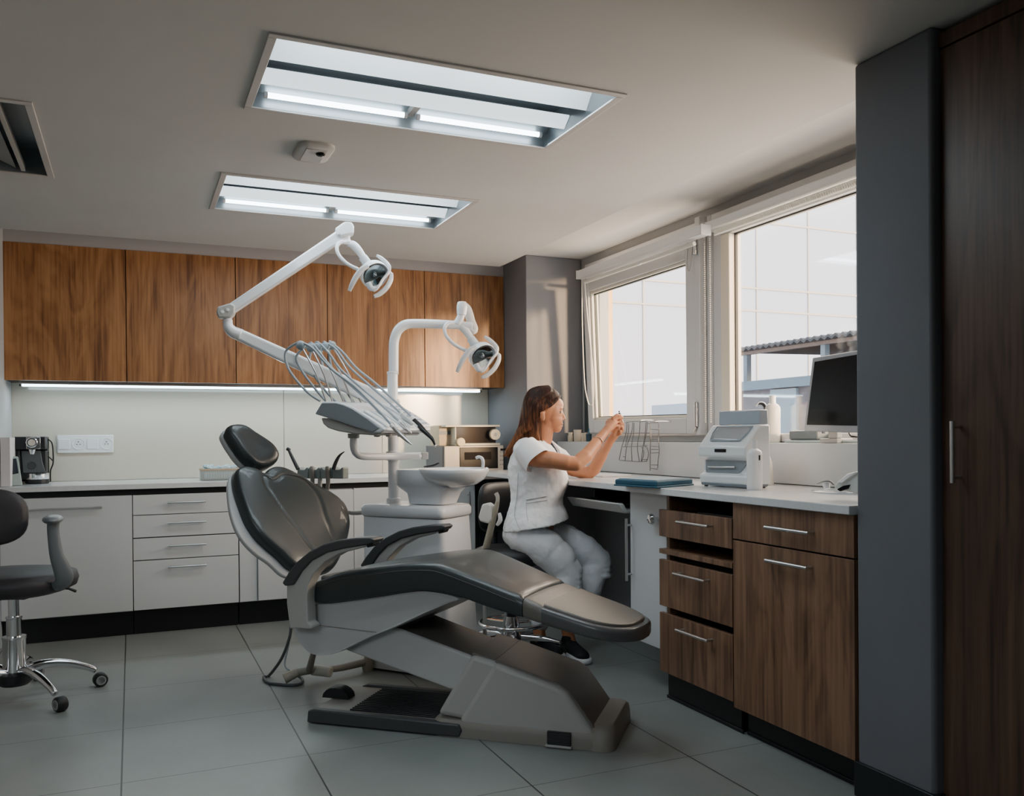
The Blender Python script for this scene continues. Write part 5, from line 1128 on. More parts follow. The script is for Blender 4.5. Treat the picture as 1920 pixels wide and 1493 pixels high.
MB().box((2.70, b1_.y-.25, ZS), (2.82, b0.y, ZS+.012)).build('stand_base', mat('glass_grey', (.35, .42, .42), .2), mt, bevel=.003)
MB().box((2.67, b0.y-.35, ZS+.02), (2.70, b0.y-.30, zl+.1)).box((2.67, b0.y-.35, ZS), (2.76, b0.y-.25, ZS+.02)).build('stand_neck', GREYP, mt, bevel=.004)
MB().box((2.72, b1_.y+.0, ZS+.0125), (2.80, b0.y-.005, ZS+.055)).build('stand_foot', mat('slate_foot', (.15, .17, .18), .3), mt, bevel=.008)
MB().tube([at(1592, 812, 0, 2.64), at(1596, 818, 0, 2.63), at(1604, 819, 0, 2.64), at(1630, 822, 0, 2.7)], .004, 8, smooth=5).build('power_cable', BLACK, mt)
q = at(1543, 813, 0, 2.66); MB().tube([q+Vector((0, 0, .008)), q], [.012, .012], 14).build('tilt_knob', CHROME, mt)
# curing device at the right end of the worktop
cx0 = at(1578, 925, 2, ZR)
cu = thing('curing_lamp', 'pale grey handpiece device with lever in a clear pouch beside the grey column', 'dental device', tuple(cx0))
def cu_(x, y, X=2.17): return at(x, y, 0, X)
MB().ell((cx0.x-.01, cx0.y-.02, ZR+.006), ((.07, .02, 0), (-.03, .13, 0), (0, 0, .006))).build('clear_pouch', CLEARP, cu)
MB().prism([cu_(x, y) for x, y in ((1562, 912), (1570, 902), (1588, 888), (1600, 885), (1625, 880), (1625, 925), (1600, 926), (1585, 921), (1565, 920))], (.07, 0, 0)).build('body', mat('device_grey', (.50, .53, .52), .35), cu, bevel=.008, seg=3)
MB().tube([cu_(1532, 908, 2.16), cu_(1545, 903, 2.16), cu_(1556, 903, 2.17), cu_(1563, 909, 2.18)], [.004, .006, .007, .008], 10, smooth=5, flat=.5).build('lever', mat('lever_grey', (.20, .21, .22), .35), cu, sharp=180)
MB().tube([cu_(1549, 907, 2.17), cu_(1551, 917, 2.17)], [.013, .010], 14).build('nozzle', WHITEP2, cu)
MB().prism([cu_(x, y, 2.163) for x, y in ((1568, 918), (1580, 911), (1592, 909), (1588, 917), (1575, 922))], (.02, 0, 0)).build('dark_vent', SCREEN, cu, bevel=.002)
MB().prism([cu_(x, y, 2.162) for x, y in ((1570, 905), (1590, 889), (1604, 886), (1596, 892), (1578, 906))], (.02, 0, 0)).build('label_strip', WHITEP2, cu, bevel=.001)
# cups on the ledge in the corner
cups = [(1057, 813, 834, 8.2, 2.73, 'leftmost cream cup on the window ledge behind the woman'), (1069.5, 818, 835, 5.0, 2.74, 'small narrow-necked cream jar between two cups on the ledge'), (1083, 813, 835, 7.4, 2.74, 'largest cream cup on the ledge by the corner column'), (1094.5, 819, 835, 4.6, 2.75, 'short cream cup at the right of the row on the ledge')]
for px, yt, yb_, rp, X, lb in cups:
    p = at(px, yb_, 0, X); dist = (p-CAM).dot(_f); r = rp/FPX*dist; h = (yb_-yt)/FPX*dist
    if 'jar' in lb: tag(MB().lathe((p.x, p.y, ZS), [(r*.9, 0), (r, .005), (r, h*.6), (r*.7, h*.75), (r*.7, h*.8), (r*.85, h*.82), (r*.85, h), (0, h)], 24).build('jar', CREAM, sharp=50), lb, 'jar', 'cups and jars on the ledge')
    else: tag(MB().lathe((p.x, p.y, ZS), [(r*.85, 0), (r*.92, .004), (r, h), (r*.94, h), (r*.86, .006), (0, .006)], 28).build('cup', CREAM, sharp=50), lb, 'cup', 'cups and jars on the ledge')
p = at(1104, 834, 0, 2.76); hd = thing('brush_cup', 'small dark cup with blue brushes at the end of the ledge row', 'brush cup', (p.x, p.y, ZS))
MB().lathe((p.x, p.y, ZS), [(.018, 0), (.02, .05), (.016, .05), (.015, .004), (0, .004)], 20).build('cup', mat('dark_blue_cup', (.03, .07, .10), .3), hd)
for i in range(5): MB().tube([(p.x, p.y+.004*(i-2), ZS+.006), (p.x-.006+.005*i, p.y+.010*(i-2), ZS+.085+.006*(i % 2))], .0035, 8).build('brush', mat('brush_blue', (.06, .22, .30), .4), hd)
# white tablet / book near the elbow
p = at(1075, 898, 2, ZR); tag(MB().box((2.30, 4.05, ZR), (2.48, 4.33, ZR+.010)).build('notebook', WHITEP, bevel=.002), 'thin white notebook on the worktop under the woman\'s elbow', 'notebook')
# wire film racks hanging from the sash
def rack(label, lines, cross, X, hook):
    t = thing('wire_rack', label, 'wire rack', tuple(at(*hook, 0, X)))
    mb = MB()
    for l_ in lines: mb.tube([at(x, y, 0, X) for x, y in l_], .0022, 7, smooth=4)
    for l_ in cross: mb.tube([at(x, y, 0, X) for x, y in l_], .0022, 7, smooth=3)
    mb.build('wires', mat('dark_wire', (.16, .16, .17), .3, metal=.8), t, sharp=180)
    h = at(*hook, 0, X); h2 = Vector((2.752, h.y+.02, h.z+.004))
    MB().tube([h, h+Vector((.01, 0, .004)), (h+h2)/2+Vector((0, 0, .004)), h2], .002, 7, smooth=5).build('hook', STEEL, t)
    for dx in (.0,): pass
    return t
rack('wide hanging wire film rack with five columns in front of the window sash', [
    [(1176, 791), (1174, 811), (1166, 838), (1161, 862)], [(1187, 791), (1184, 812), (1175, 838), (1172, 865)], [(1179, 793), (1178, 812), (1172, 838)], [(1189, 792), (1188, 812), (1184, 838), (1185, 865)],
    [(1200, 790), (1199, 812), (1195, 838), (1199, 866)], [(1211, 790), (1210, 812), (1206, 836), (1202, 866)], [(1203, 838), (1207, 850), (1203, 866)], [(1214, 790), (1212, 811), (1208, 834), (1213, 840), (1216, 852), (1213, 864)]],
    [[(1172, 793), (1188, 790), (1200, 791), (1214, 789)], [(1166, 812), (1180, 813), (1200, 812), (1218, 812)], [(1165, 838), (1180, 838), (1200, 837), (1213, 836)], [(1161, 863), (1180, 865), (1200, 866), (1213, 865)], [(1168, 856), (1172, 857)], [(1204, 862), (1214, 862)]], 2.64, (1200, 790))
rack('narrow hanging wire rack to the right of the wide one', [
    [(1219, 792), (1220, 820), (1219, 850), (1219, 883)], [(1234, 792), (1236, 806), (1234, 822), (1236, 845), (1234, 862), (1233, 878)]],
    [[(1219, 793), (1234, 792)], [(1220, 805), (1235, 806)], [(1219, 825), (1234, 824)], [(1219, 837), (1235, 838)], [(1219, 843), (1234, 843)], [(1219, 850), (1235, 849)], [(1219, 872), (1234, 872)], [(1219, 878), (1233, 880)], [(1213, 792), (1219, 795)]], 2.63, (1227, 792))
# ================================================================ THE WOMAN
W = Fr((1.882, 4.05), -27)
def wp(x, y, v): return W.pt(x, y, v)
def J(*q): # q: (x, y, v, r) joints -> tapered limb
    return [wp(a, b, c_) for a, b, c_, r in q], [r for a, b, c_, r in q]
def ax3(f, l, z, tilt=0):
    a = W.a*cos(tilt)+Vector((0, 0, sin(tilt))); k = -W.a*sin(tilt)+Vector((0, 0, cos(tilt)))
    return (tuple(a*f), tuple(W.b*l), tuple(k*z))
per = thing('person', 'woman in white short-sleeved scrubs sitting on a stool and holding up a small object', 'person', (stc.x, stc.y, 0))
HV = 0.0
body = MB()
# --- head: skull, face profile, jaw
body.ell(wp(1021, 764, HV), ax3(.086, .074, .094), 32, 20)
body.ell(wp(1036, 770, HV), ax3(.052, .062, .078), 28, 16)
body.ell(wp(1037, 788, HV), ax3(.050, .050, .052), 28, 16)
body.ell(wp(1035, 760, HV), ax3(.060, .058, .048), 28, 16)
body.ell(wp(1044, 802, HV), ax3(.026, .030, .026), 20, 12)      # chin
body.ell(wp(1050, 766, HV), ax3(.016, .045, .012), 20, 12)      # brow ridge
for s_ in (-1, 1):
    body.ell(wp(1037, 784, HV+.024*s_), ax3(.036, .032, .038), 24, 14)
    body.ell(wp(1026, 790, HV+.028*s_), ax3(.034, .026, .040), 24, 14)
body.cap(wp(1051.5, 770, HV), .008, wp(1057, 782, HV), .0080, 14)  # nose bridge
body.ell(wp(1057, 784.5, HV), ax3(.0115, .0085, .0075), 14, 10)
for s_ in (-1, 1): body.ell(wp(1054.5, 786.5, HV+.010*s_), ax3(.008, .006, .006), 12, 8)
body.ell(wp(1051.5, 795, HV), ax3(.012, .019, .006), 16, 10); body.ell(wp(1051, 799.5, HV), ax3(.011, .017, .0065), 16, 10)
# ear
body.ell(wp(1017, 779, HV-.079), ax3(.0145, .008, .030, radians(10)), 18, 12)
body.ell(wp(1015, 774, HV-.084), ax3(.013, .005, .013, radians(10)), 18, 12)
body.ell(wp(1017, 779, HV+.073), ax3(.011, .007, .022), 18, 12)
# neck and upper chest
P, R_ = J((1021, 795, 0, .052), (1018, 820, 0, .050), (1010, 848, 0, .060)); body.chain(P, R_, 20)
body.ell(wp(1012, 866, 0), ax3(.085, .15, .07)); body.ell(wp(1026, 856, 0), ax3(.05, .075, .05))
body.ell(wp(1008, 905, 0), ax3(.10, .12, .14)); body.ell(wp(995, 985, 0), ax3(.12, .15, .09))
# near arm
nearA = [(988, 856, -.150, .046), (1010, 860, -.185, .045), (1035, 863, -.20, .043), (1062, 868, -.205, .040), (1080, 870, -.20, .036), (1098, 856, -.17, .037), (1118, 831, -.12, .029), (1133, 812, -.085, .0215)]
P, R_ = J(*nearA); body.chain(P, R_, 20)
farA = [(1040, 862, .16, .044), (1075, 880, .16, .040), (1103, 888, .14, .034), (1114, 880, .13, .034), (1127, 856, .08, .031), (1143, 829, .02, .0215)]
P, R_ = J(*farA); body.chain(P, R_, 20)
# ankles and lower legs (skin)
body.chain([Vector((1.935, 4.07, .30)), Vector((1.925, 4.075, .13)), Vector((1.93, 4.06, .06))], [.045, .032, .033])
body.chain([Vector((2.05, 4.02, .30)), Vector((2.045, 3.985, .13)), Vector((2.05, 3.96, .06))], [.045, .032, .033])
# --- hands: palm + five fingers each
hand_n = [(1133, 813, -.085, .021), (1141, 803, -.07, .023), (1150, 793, -.055, .021)]
P, R_ = J(*hand_n); body.chain(P, R_, 16)
body.ell(wp(1146, 795, -.055), ax3(.030, .020, .030, radians(45)), 18, 12)
def finger(pts, r0, r1): 
    P = [wp(*q) for q in pts]; n = len(P)-1; body.chain(P, [r0+(r1-r0)*i/n for i in range(n+1)], 12)
finger([(1149, 784, -.070), (1157, 778, -.066), (1163, 779, -.050), (1166, 784, -.040)], .0085, .0062)   # index
finger([(1152, 788, -.060), (1160, 783, -.052), (1165, 787, -.036), (1164, 792, -.026)], .0088, .0062)   # middle
finger([(1154, 793, -.048), (1161, 790, -.038), (1164, 795, -.024), (1161, 799, -.018)], .0084, .006)   # ring
finger([(1153, 799, -.040), (1159, 798, -.030), (1161, 803, -.020), (1157, 805, -.016)], .0075, .0055)   # little
finger([(1143, 799, -.045), (1149, 792, -.030), (1156, 788, -.024), (1162, 787, -.026)], .0105, .007)   # thumb
hand_f = [(1143, 829, .02, .021), (1151, 818, .012, .022), (1157, 808, .006, .020)]
P, R_ = J(*hand_f); body.chain(P, R_, 16)
body.ell(wp(1155, 810, .006), ax3(.026, .018, .026, radians(50)), 18, 12)
finger([(1160, 802, .012), (1166, 796, .006), (1167, 790, -.004), (1164, 786, -.010)], .0085, .006)
finger([(1162, 806, .004), (1169, 801, -.004), (1168, 794, -.012), (1165, 790, -.016)], .0085, .006)
finger([(1162, 811, -.002), (1168, 808, -.010), (1167, 802, -.016), (1163, 798, -.018)], .008, .0058)
finger([(1160, 816, -.006), (1164, 814, -.014), (1163, 808, -.018)], .0072, .0056)
finger([(1150, 815, -.006), (1154, 806, -.014), (1159, 798, -.016), (1162, 793, -.016)], .010, .0068)
body.build('body', SKIN, per, remesh=.0032, lap=6)
# face details
EYEW = mat('eye_white', (.75, .72, .70), .25); IRIS = mat('dark_iris', (.03, .018, .012), .2); LIP = mat('lips', (.50, .16, .12), .4)
for s_ in (-1, 1):
    e = wp(1048.2, 773.5, HV+.033*s_)
    ey = MB().ell(e, ax3(.0090, .011, .0048), 16, 10).build('eye', EYEW, per)
    MB().ell(e+W.a*.0062+W.b*.003*s_, ax3(.0045, .0062, .0052), 12, 8).build('iris', IRIS, ey)
    MB().tube([e+W.a*.004+W.b*(-.013*s_)*-1+Vector((0, 0, .002)), e+W.a*.0105+Vector((0, 0, .0068)), e+W.a*.009-W.b*.010*s_+Vector((0, 0, .003))], [.001, .0018, .001], 8, smooth=4).build('eyelashes', IRIS, ey)
    MB().tube([wp(1045, 767, HV+.043*s_), wp(1050, 764.5, HV+.034*s_)+W.a*.004, wp(1054, 766.5, HV+.016*s_)+W.a*.002], [.002, .0035, .0028], 8, smooth=4, flat=.6).build('eyebrow', mat('eyebrow_brown', (.05, .025, .015), .6), per)
MB().ell(wp(1051.6, 795.4, HV), ax3(.0112, .0185, .0038), 16, 8).ell(wp(1051.1, 799.2, HV), ax3(.0108, .0165, .0045), 16, 8).build('lips', LIP, per)
# --- hair
hair = MB()
HC = wp(1019, 761, HV)
def hd_(az, el, k=1.0): # az 0 = face direction, towards near side positive
    d = W.a*(cos(az)*cos(el)*.096)-W.b*(sin(az)*cos(el)*.084)+Vector((0, 0, sin(el)*.104)); return HC+d*k
hair.ell(wp(1011, 758, HV), ax3(.084, .078, .088), 32, 20); hair.ell(wp(1024, 746.5, HV), ax3(.073, .066, .055), 32, 20)
random.seed(11)
for s_ in (1, -1):
    for i in range(34):
        t = i/33; 
        p0 = hd_(radians(20+t*120)*s_, radians(74-10*t), 1.0); p00 = hd_(radians(62+t*112)*s_, radians(42), 1.02)
        p1 = hd_(radians(110+t*70)*s_, radians(2), 1.04)
        # fall: front strands along the neck, rear ones down to the shoulder blades
        fx = 1012-t*62+random.uniform(-3, 3); fy = 842+t*6+random.uniform(-8, 6)
        v2 = (-.066+.062*t)*s_*(1 if s_ > 0 else 1)
        mx_ = 1004-t*30; 
        if s_ < 0: fx = 1000-t*45
        pm = wp(mx_+random.uniform(-1, 1), 803+t*0, v2*1.1); pe = wp(fx, fy, v2*1.25)
        if s_ < 0: pm = wp(mx_, 803, abs(v2)*1.1); pe = wp(fx, fy, abs(v2)*1.3)
        pl_ = wp(fx-4, fy+10, (v2 if s_ > 0 else abs(v2))*1.2)
        hair.tube([p0, p00, p1, pm, pe, pl_], [.007, .010, .011, .011, .009, .003], 8, smooth=5)
    for i in range(26):   # strands from the parting over the temple and behind the ear
        t = i/25
        def lp(p, q, l): return wp(p[0]+(q[0]-p[0])*t, p[1]+(q[1]-p[1])*t, l*s_*-1)
        hair.tube([lp((1051.5, 741), (1014, 728), .006), lp((1045, 749), (1010, 735), .044), lp((1033, 760), (1003, 748), .067), lp((1020, 767), (998, 764), .079), lp((1009, 781), (990, 788), .077), lp((1002, 800), (980, 812), .068)], [.004, .007, .0085, .009, .010, .009], 8, smooth=5)
    for i in range(5):
        t = i/4; hair.tube([hd_(radians(108)*s_, radians(-2), 1.03), wp(1009+t*2, 800, -.062*s_), wp(1016-6*t, 826, -.070*s_), wp(1022-10*t, 838, -.09*s_)], [.009, .008, .006, .002], 8, smooth=5)
    for i in range(4):  # long lock over the shoulder towards the back tip
        t = i/3; hair.tube([wp(985-6*t, 800, -.06*s_), wp(965-4*t, 830, -.07*s_), wp(952-2*t, 848, -.07*s_), wp(946, 858, -.07*s_)], [.010, .010, .008, .002], 8, smooth=5)
hair.build('hair', HAIRM, per, remesh=.0034, lap=2)
# --- white scrub top
def wrinkle(o, strength, size):
    tx = bpy.data.textures.new('wrinkle', 'CLOUDS'); tx.noise_scale = size; tx.noise_depth = 2
    q = o.modifiers.new('w', 'DISPLACE'); q.texture = tx; q.strength = strength; q.mid_level = .5; q.texture_coords = 'LOCAL'
top = MB()
rg = []
for y, xb, xf, l in ((822, 995, 1012, .05), (826, 984, 1024, .09), (834, 972, 1034, .125), (846, 962, 1042, .148), (860, 957, 1051, .158), (875, 953, 1060, .158), (892, 953, 1065.5, .155), (908, 955, 1065, .148), (922, 958, 1060, .142), (936, 957.5, 1055, .142), (950, 954, 1055, .150), (962, 950, 1060, .172), (974, 945, 1064, .195), (984, 942, 1066, .208), (985, 945, 1063, .204), (978, 955, 1045, .17)):
    c_ = wp((xb+xf)/2, y, 0); A_ = (wp(xf, y, 0)-wp(xb, y, 0)).length/2; ring = []
    for i in range(48):
        q = 2*pi*i/48; tl_ = max(0, min(1, (y-930)/60))*.034*(1 if y < 992 else 1); ring.append(c_+Vector((0, 0, tl_*cos(q)))+W.a*(A_*math.copysign(abs(cos(q))**.85, cos(q)))+W.b*(l*math.copysign(abs(sin(q))**.85, sin(q))))
    rg.append(ring)
top.loft(rg)
# sleeves
top.chain([wp(986, 845, -.115), wp(990, 846, -.150)], [.064, .068], 28)
top.chain([wp(1030, 850, .120), wp(1048, 862, .150)], [.062, .060], 24)
tob = top.build('scrub_top', SCRUB, per, remesh=.005, lap=6)
wrinkle(tob, .016, .06)
# cut sleeve and hem edges clean with small rolled cuffs
def _cuff(c_, d, r, nm='sleeve_hem', par=None, k=1.0):
    d = d.normalized(); x = d.orthogonal().normalized(); y = d.cross(x)
    pts = [c_+x*r*cos(2*pi*i/36)+y*r*k*sin(2*pi*i/36) for i in range(36)]
    return MB().tube(pts, .004, 8, closed=True).build(nm, SCRUB, par or tob, sharp=180)
d1 = wp(1062, 872, -.205)-wp(1003, 868, -.175)
# open sleeve shell around the near arm
def shell(c0, c1, r0, r1, nm, m, par, n=36, th=.004):
    d = (c1-c0).normalized(); x = d.orthogonal().normalized(); y = d.cross(x); rg = []
    for t, r in ((0, r0), (.5, (r0+r1)/2+.002), (1, r1), (1.0, r1-th), (.5, (r0+r1)/2-th), (0, r0-th)):
        rg.append([c0+(c1-c0)*t+(x*cos(2*pi*i/n)+y*sin(2*pi*i/n))*r*(1+.03*sin(5*2*pi*i/n)) for i in range(n)])
    return MB().loft(rg, closed=True, cap=False).build(nm, m, par, sharp=60)
shell(wp(985, 838, -.148), wp(1009.5, 865.5, -.192), .064, .0755, 'sleeve', SCRUB, tob)
shell(wp(1045, 862, .15), wp(1060, 873, .160), .062, .058, 'sleeve', SCRUB, tob)
# neckline: navy undershirt and folded collar bands
MB().prism([wp(x, y, -.018) for x, y in ((1031, 826), (1037, 833), (1045, 846), (1047, 856), (1042, 858), (1036, 848), (1030, 836))], W.b*.036).build('undershirt', mat('navy_undershirt', (.012, .02, .045), .7), per, bevel=.006)
MB().tube([wp(1003, 829, -.09), wp(1012, 836, -.088), wp(1026, 846, -.066), wp(1040, 858, -.035), wp(1047, 864, -.01)], [.006, .007, .007, .007, .005], 10, smooth=5, flat=.6).build('collar', SCRUB, tob, sharp=180)
MB().tube([wp(1028, 824, .075), wp(1038, 832, .06), wp(1050, 848, .03), wp(1052, 862, .0)], [.008, .011, .011, .006], 10, smooth=5, flat=.6).build('collar', SCRUB, tob, sharp=180)
# pocket band, side seam and slit stitched on the cloth
bpy.context.view_layer.update()
SEAMC = mat('scrub_seam', (.50, .50, .52), .85)
def stitch(pts, r, nm, m=SEAMC, off=.004):
    P = cr_path([wp(x, y, -.30) for x, y in pts], 5); out = []
    ow = wpos(tob)
    for p in P:
        ok, q, n_, i_ = tob.ray_cast(p-ow-W.b*.2, W.b)
        if ok: out.append(q+ow-W.b*off)
    if len(out) > 3: MB().tube(out, r, 6).build(nm, m, tob, sharp=180)
stitch([(984, 942), (1000, 939), (1024, 935)], .0022, 'pocket_edge')
stitch([(984, 949), (1000, 946), (1026, 942)], .0016, 'pocket_edge')
stitch([(984, 942), (985, 965), (988, 980)], .0014, 'pocket_side')
stitch([(968, 890), (966, 930), (961, 968), (966, 984), (973, 996)], .0016, 'side_seam')
# --- trousers
tr = MB()
tr.ell(wp(985, 1003, 0), ax3(.118, .172, .080)); tr.ell(wp(980, 1006, -.075), ax3(.092, .095, .080)); tr.ell(wp(980, 1004, .07), ax3(.09, .095, .080))
kn = wp(1064, 1076, -.10); kf = wp(1119, 1054, .09)
tr.chain([wp(986, 1008, -.09), wp(1024, 1029, -.105), wp(1050, 1052, -.105), kn], [.096, .096, .088, .078], 24)
tr.chain([wp(1000, 1000, .08), wp(1060, 1014, .09), wp(1095, 1034, .09), kf], [.09, .086, .084, .076], 24)
tr.chain([kn, wp(1060, 1105, -.11), Vector((1.96, 4.07, .22)), Vector((1.935, 4.08, .155))], [.080, .078, .058, .048], 24)
tr.chain([kf, wp(1101, 1105, .06), Vector((2.06, 4.02, .24)), Vector((2.05, 3.995, .155))], [.078, .074, .056, .046], 24)
# fabric folds around the knees
random.seed(5)
for (c_, k) in ((kn, 1), (kf, 1)):
    for i in range(3):
        o_ = c_+Vector((0, 0, -.012-.026*i))
        tr.tube([o_-W.b*.07-W.a*.03, o_-W.b*.055+W.a*.040, o_-W.b*.01+W.a*.066, o_+W.b*.04+W.a*.05+Vector((0, 0, .014))], [.004, .014, .013, .004], 8, smooth=4)
wrinkle(tr.build('trousers', mat('pale_trousers', (.80, .81, .84), .8, sheen=.2, bump=.2, bscale=300), per, remesh=.005, lap=5), .010, .05)
# --- shoes
SHM = mat('black_canvas', (.008, .008, .010), .8, bump=.4, bscale=500); SOLE = mat('white_sole', (.62, .62, .64), .5)
def shoe(heel, toe):
    h = Vector((*heel, 0)); t = Vector((*toe, 0)); L_ = (t-h).length; d = (t-h).normalized(); n_ = Vector((-d.y, d.x, 0))
    def sec(s_, z, k): w_ = (.030+.014*sin(pi*min(1, s_*1.15)*.9))*k; return w_
    prof = [(0, .030), (.05, .036), (.2, .036), (.4, .036), (.6, .043), (.78, .045), (.92, .036), (1, .014)]
    out = [h+d*L_*s_+n_*w_ for s_, w_ in prof]+[h+d*L_*s_-n_*w_ for s_, w_ in reversed(prof)]
    out = cr_path(out, 4, True); c_ = sum(out, Vector())/len(out)
    so = MB().loft([[c_+(p-c_)*k+Vector((0, 0, z)) for p in out] for z, k in ((0.0005, .96), (.006, 1.02), (.022, 1.02), (.027, .98))])
    u = MB()
    u.cap(h+d*.035+Vector((0, 0, .048)), .036, h+d*.12+Vector((0, 0, .045)), .036); u.cap(h+d*.12+Vector((0, 0, .045)), .036, t-d*.045+Vector((0, 0, .033)), .034)
    u.cap(h+d*.03+Vector((0, 0, .06)), .034, h+d*.045+Vector((0, 0, .082)), .034)
    ub = u.build('shoe', SHM, per, remesh=.004, lap=2); so.build('sole', SOLE, ub, sharp=60)
    for i in range(5): c2 = h+d*(.105+.016*i)+Vector((0, 0, .079-.004*i)); MB().tube([c2-n_*.020, c2+Vector((0, 0, .004)), c2+n_*.020], .0025, 6, smooth=3).build('lace', SHM, ub)
shoe((1.915, 4.125), (1.965, 3.885)); shoe((2.045, 4.015), (2.035, 3.755))
# bracelet
bw = wp(1121, 829, -.110); bd = (wp(1133, 813, -.085)-wp(1118, 832, -.12)).normalized(); x = bd.orthogonal().normalized(); y = bd.cross(x)
MB().tube([bw+x*.0315*cos(2*pi*i/30)+y*.0315*sin(2*pi*i/30)+bd*.006*sin(2*pi*i/30) for i in range(30)], .0026, 8, closed=True).build('bracelet', mat('rose_bracelet', (.55, .36, .28), .25, metal=.8), per, sharp=180)
# necklace-like cord loop at the far shoulder
# held object
ho_ = thing('held_clip', 'small black film clip pinched in the woman\'s raised fingers', 'film clip', tuple(wp(1163, 787, -.03)))
MB().tube([wp(1161, 774, -.028), wp(1163, 781, -.028), wp(1166, 792, -.028)], [.005, .008, .005], 10, smooth=3).build('clip', BLACK, ho_)
MB().sph(wp(1158, 778, -.03), .006).build('chrome_tip', CHROME, ho_); MB().ell(wp(1167, 782, -.028), ax3(.005, .004, .005)).build('gold_screw', mat('gold', (.7, .5, .2), .3, metal=1), ho_)
MB().sph(wp(1161, 772, -.028), .0042).build('knob', BLACK, ho_)
# ================================================================ OUTSIDE
def clump(name, mb, m, label, cat, **k):
    return tag(mb.build(name, m, **k), label, cat)
FAC = bpy.data.materials.new('facade_panels'); FAC.use_nodes = True
_n = FAC.node_tree.nodes; _l = FAC.node_tree.links; _b = _n['Principled BSDF']; _b.inputs['Base Color'].default_value = (.50, .60, .76, 1); _b.inputs['Roughness'].default_value = .5
fa = MB().box((3.2, 12.0, -3), (24, 12.3, 9))
fb = thing('building', 'pale panelled building seen through both windows', 'building', (13, 12, -3))
fa.build('facade', FAC, fb, smooth=False)
JO = mat('panel_joint', (.66, .60, .52), .6)
hz = [at(1500, yy, 1, 11.97).z for yy in (425, 547, 588)] + [at(1500, 547, 1, 11.97).z-2.35]
vx = [at(xx, 500, 1, 11.97).x for xx in (1227, 1323, 1420, 1517)]
mb = MB()
for z in hz: mb.box((3.2, 11.97, z-.014), (24, 11.999, z+.014))
dxv = vx[3]-vx[2]
for k in range(-4, 10): xx = vx[2]+k*dxv; mb.box((xx-.012, 11.975, -3), (xx+.012, 11.999, 9)) if xx > 3.3 else None
mb.build('panel_joints', JO, fb, smooth=False)
# shed with corrugated roof
SX = 5.2
sh = thing('shed', 'blue-grey shed with corrugated roof seen through the large window', 'shed', (SX+1, 6, -3))
def sx(px, py, x=SX): return at(px, py, 0, x)
a, b = sx(1387, 667), sx(1640, 631)
y0, y1 = min(a.y, b.y)-1.5, max(a.y, b.y); zr = (a.z+b.z)/2+.05
rg = []
mb = MB(); n = 160; top = []
for i in range(n+1):
    y = y0+(y1-y0)*i/n; top.append((y, zr+.012*sin(i*pi*.5*1.0)))
poly = [Vector((SX-.1, y, z)) for y, z in top]+[Vector((SX-.1, y, z-.022)) for y, z in reversed(top)]
mb.prism(poly, (1.4, 0, .02)).build('corrugated_roof', mat('roof_sheet', (.035, .05, .065), .5), sh)
MB().box((SX-.05, y0, zr-.06), (SX, y1-.05, zr-.03)).build('fascia', mat('fascia_brown', (.16, .13, .12), .6), sh)
z2 = sx(1450, 703).z-.07
for px in (1402, 1548): p = sx(px, 680); MB().box((SX-.03, p.y-.025, z2), (SX+.02, p.y+.025, zr-.05)).build('post', mat('shed_blue', (.16, .24, .31), .5), sh)
yw = sx(1378, 750).y+.5
MB().box((SX-.15, y0, z2-.06), (SX+1.2, yw, z2+.02)).build('coping', mat('shed_blue2', (.12, .20, .27), .5), sh)
MB().box((SX-.1, y0, -3), (SX+1.1, yw, z2-.06)).build('wall', mat('shed_wall', (.12, .125, .15), .8, var=.25, vscale=20), sh)
p = sx(1490, 700)
MB().box((SX-.13, p.y-.16, -3), (SX-.101, p.y+.16, z2-.07)).build('panel', mat('pale_blue_panel', (.20, .29, .36), .5), sh)
p = at(1272, 758, 0, 7); q = at(1240, 785, 0, 7)
s2 = thing('roof_box', 'low blue-grey roof structure seen through the opened window', 'roof structure', (p.x, p.y, -3))
MB().box((7, 5.5, -3), (8.5, q.y, p.z-.25)).build('wall', mat('shed_wall2', (.6, .58, .6), .8), s2)
MB().box((6.9, 5.5, p.z-.25), (8.6, q.y+.1, p.z)).build('roof', mat('roof_pale', (.34, .42, .52), .6), s2)
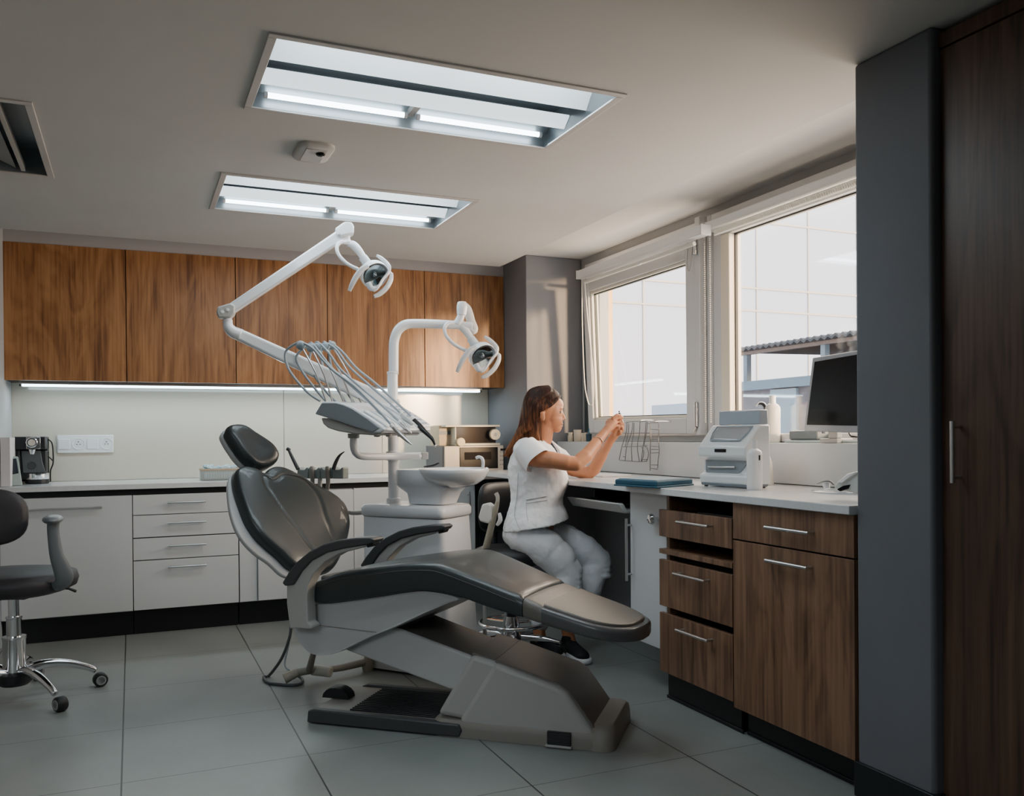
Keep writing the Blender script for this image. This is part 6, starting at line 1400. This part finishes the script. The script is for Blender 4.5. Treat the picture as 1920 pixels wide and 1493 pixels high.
# warm lit outer reveal left of the first window
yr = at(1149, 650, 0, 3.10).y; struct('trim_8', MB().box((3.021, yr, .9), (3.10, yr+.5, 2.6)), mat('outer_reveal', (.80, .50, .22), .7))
struct('trim_9', MB().box((3.02, -1.6, 1.0), (3.16, 6.2, 1.10)), mat('outer_sill', (.6, .58, .55), .6))

# ================================================================ LIGHT
w = bpy.data.worlds.new('world'); SC.world = w; w.use_nodes = True
bg = w.node_tree.nodes['Background']; bg.inputs[0].default_value = (.93, .95, 1.0, 1); bg.inputs[1].default_value = 2.6
def lamp(name, kind, loc, e, col, size=None, sizey=None, rot=None, **k):
    l = bpy.data.lights.new(name, kind); l.energy = e; l.color = col
    if kind == 'AREA': l.shape = 'RECTANGLE'; l.size = size; l.size_y = sizey
    for a, b in k.items(): setattr(l, a, b)
    o = bpy.data.objects.new(name, l); COL.objects.link(o); o.location = loc
    if rot is not None: o.rotation_euler = rot
    return o
sd = Vector((-.30, .95, -.10)).normalized()
s = lamp('sun', 'SUN', (6, -4, 4), 8.0, (1, .66, .36), angle=radians(6)); s.rotation_euler = sd.to_track_quat('-Z', 'Y').to_euler()
for (ya, yb) in ((3.86, 5.18), (1.95, 3.6)):
    o = lamp('window_portal', 'AREA', (2.95, (ya+yb)/2, 1.68), 0, (1, 1, 1), 1.1, yb-ya, (0, radians(90), 0)); o.data.cycles.is_portal = True
WIN = lamp('window_daylight', 'AREA', (3.3, 3.4, 1.9), 128, (1, .77, .54), 1.4, 3.6, (0, radians(74), 0), spread=radians(150))
for L_ in (L1, L2):
    for dx in (.3, .9):
        lamp('tube_light', 'AREA', (L_[0]+dx, (L_[1]+L_[3])/2, ZC+.0005), 4.5, (.78, .92, 1), .5, .5, (0, 0, 0))
lamp('strip_light', 'AREA', (.85, 5.80, 1.440), 5, (.75, .93, 1), 2.8, .03, (radians(-12), 0, 0))
lamp('room_fill', 'AREA', (-1.3, .6, 2.2), 27, (.84, .93, 1), 1.6, 1.6, (radians(30), 0, radians(-30)), spread=radians(120))
SC.view_settings.view_transform = 'AgX'; SC.view_settings.look = 'AgX - Base Contrast'; SC.view_settings.exposure = 0.22
SC.cycles.caustics_reflective = False; SC.cycles.caustics_refractive = False; SC.cycles.sample_clamp_indirect = 4.0
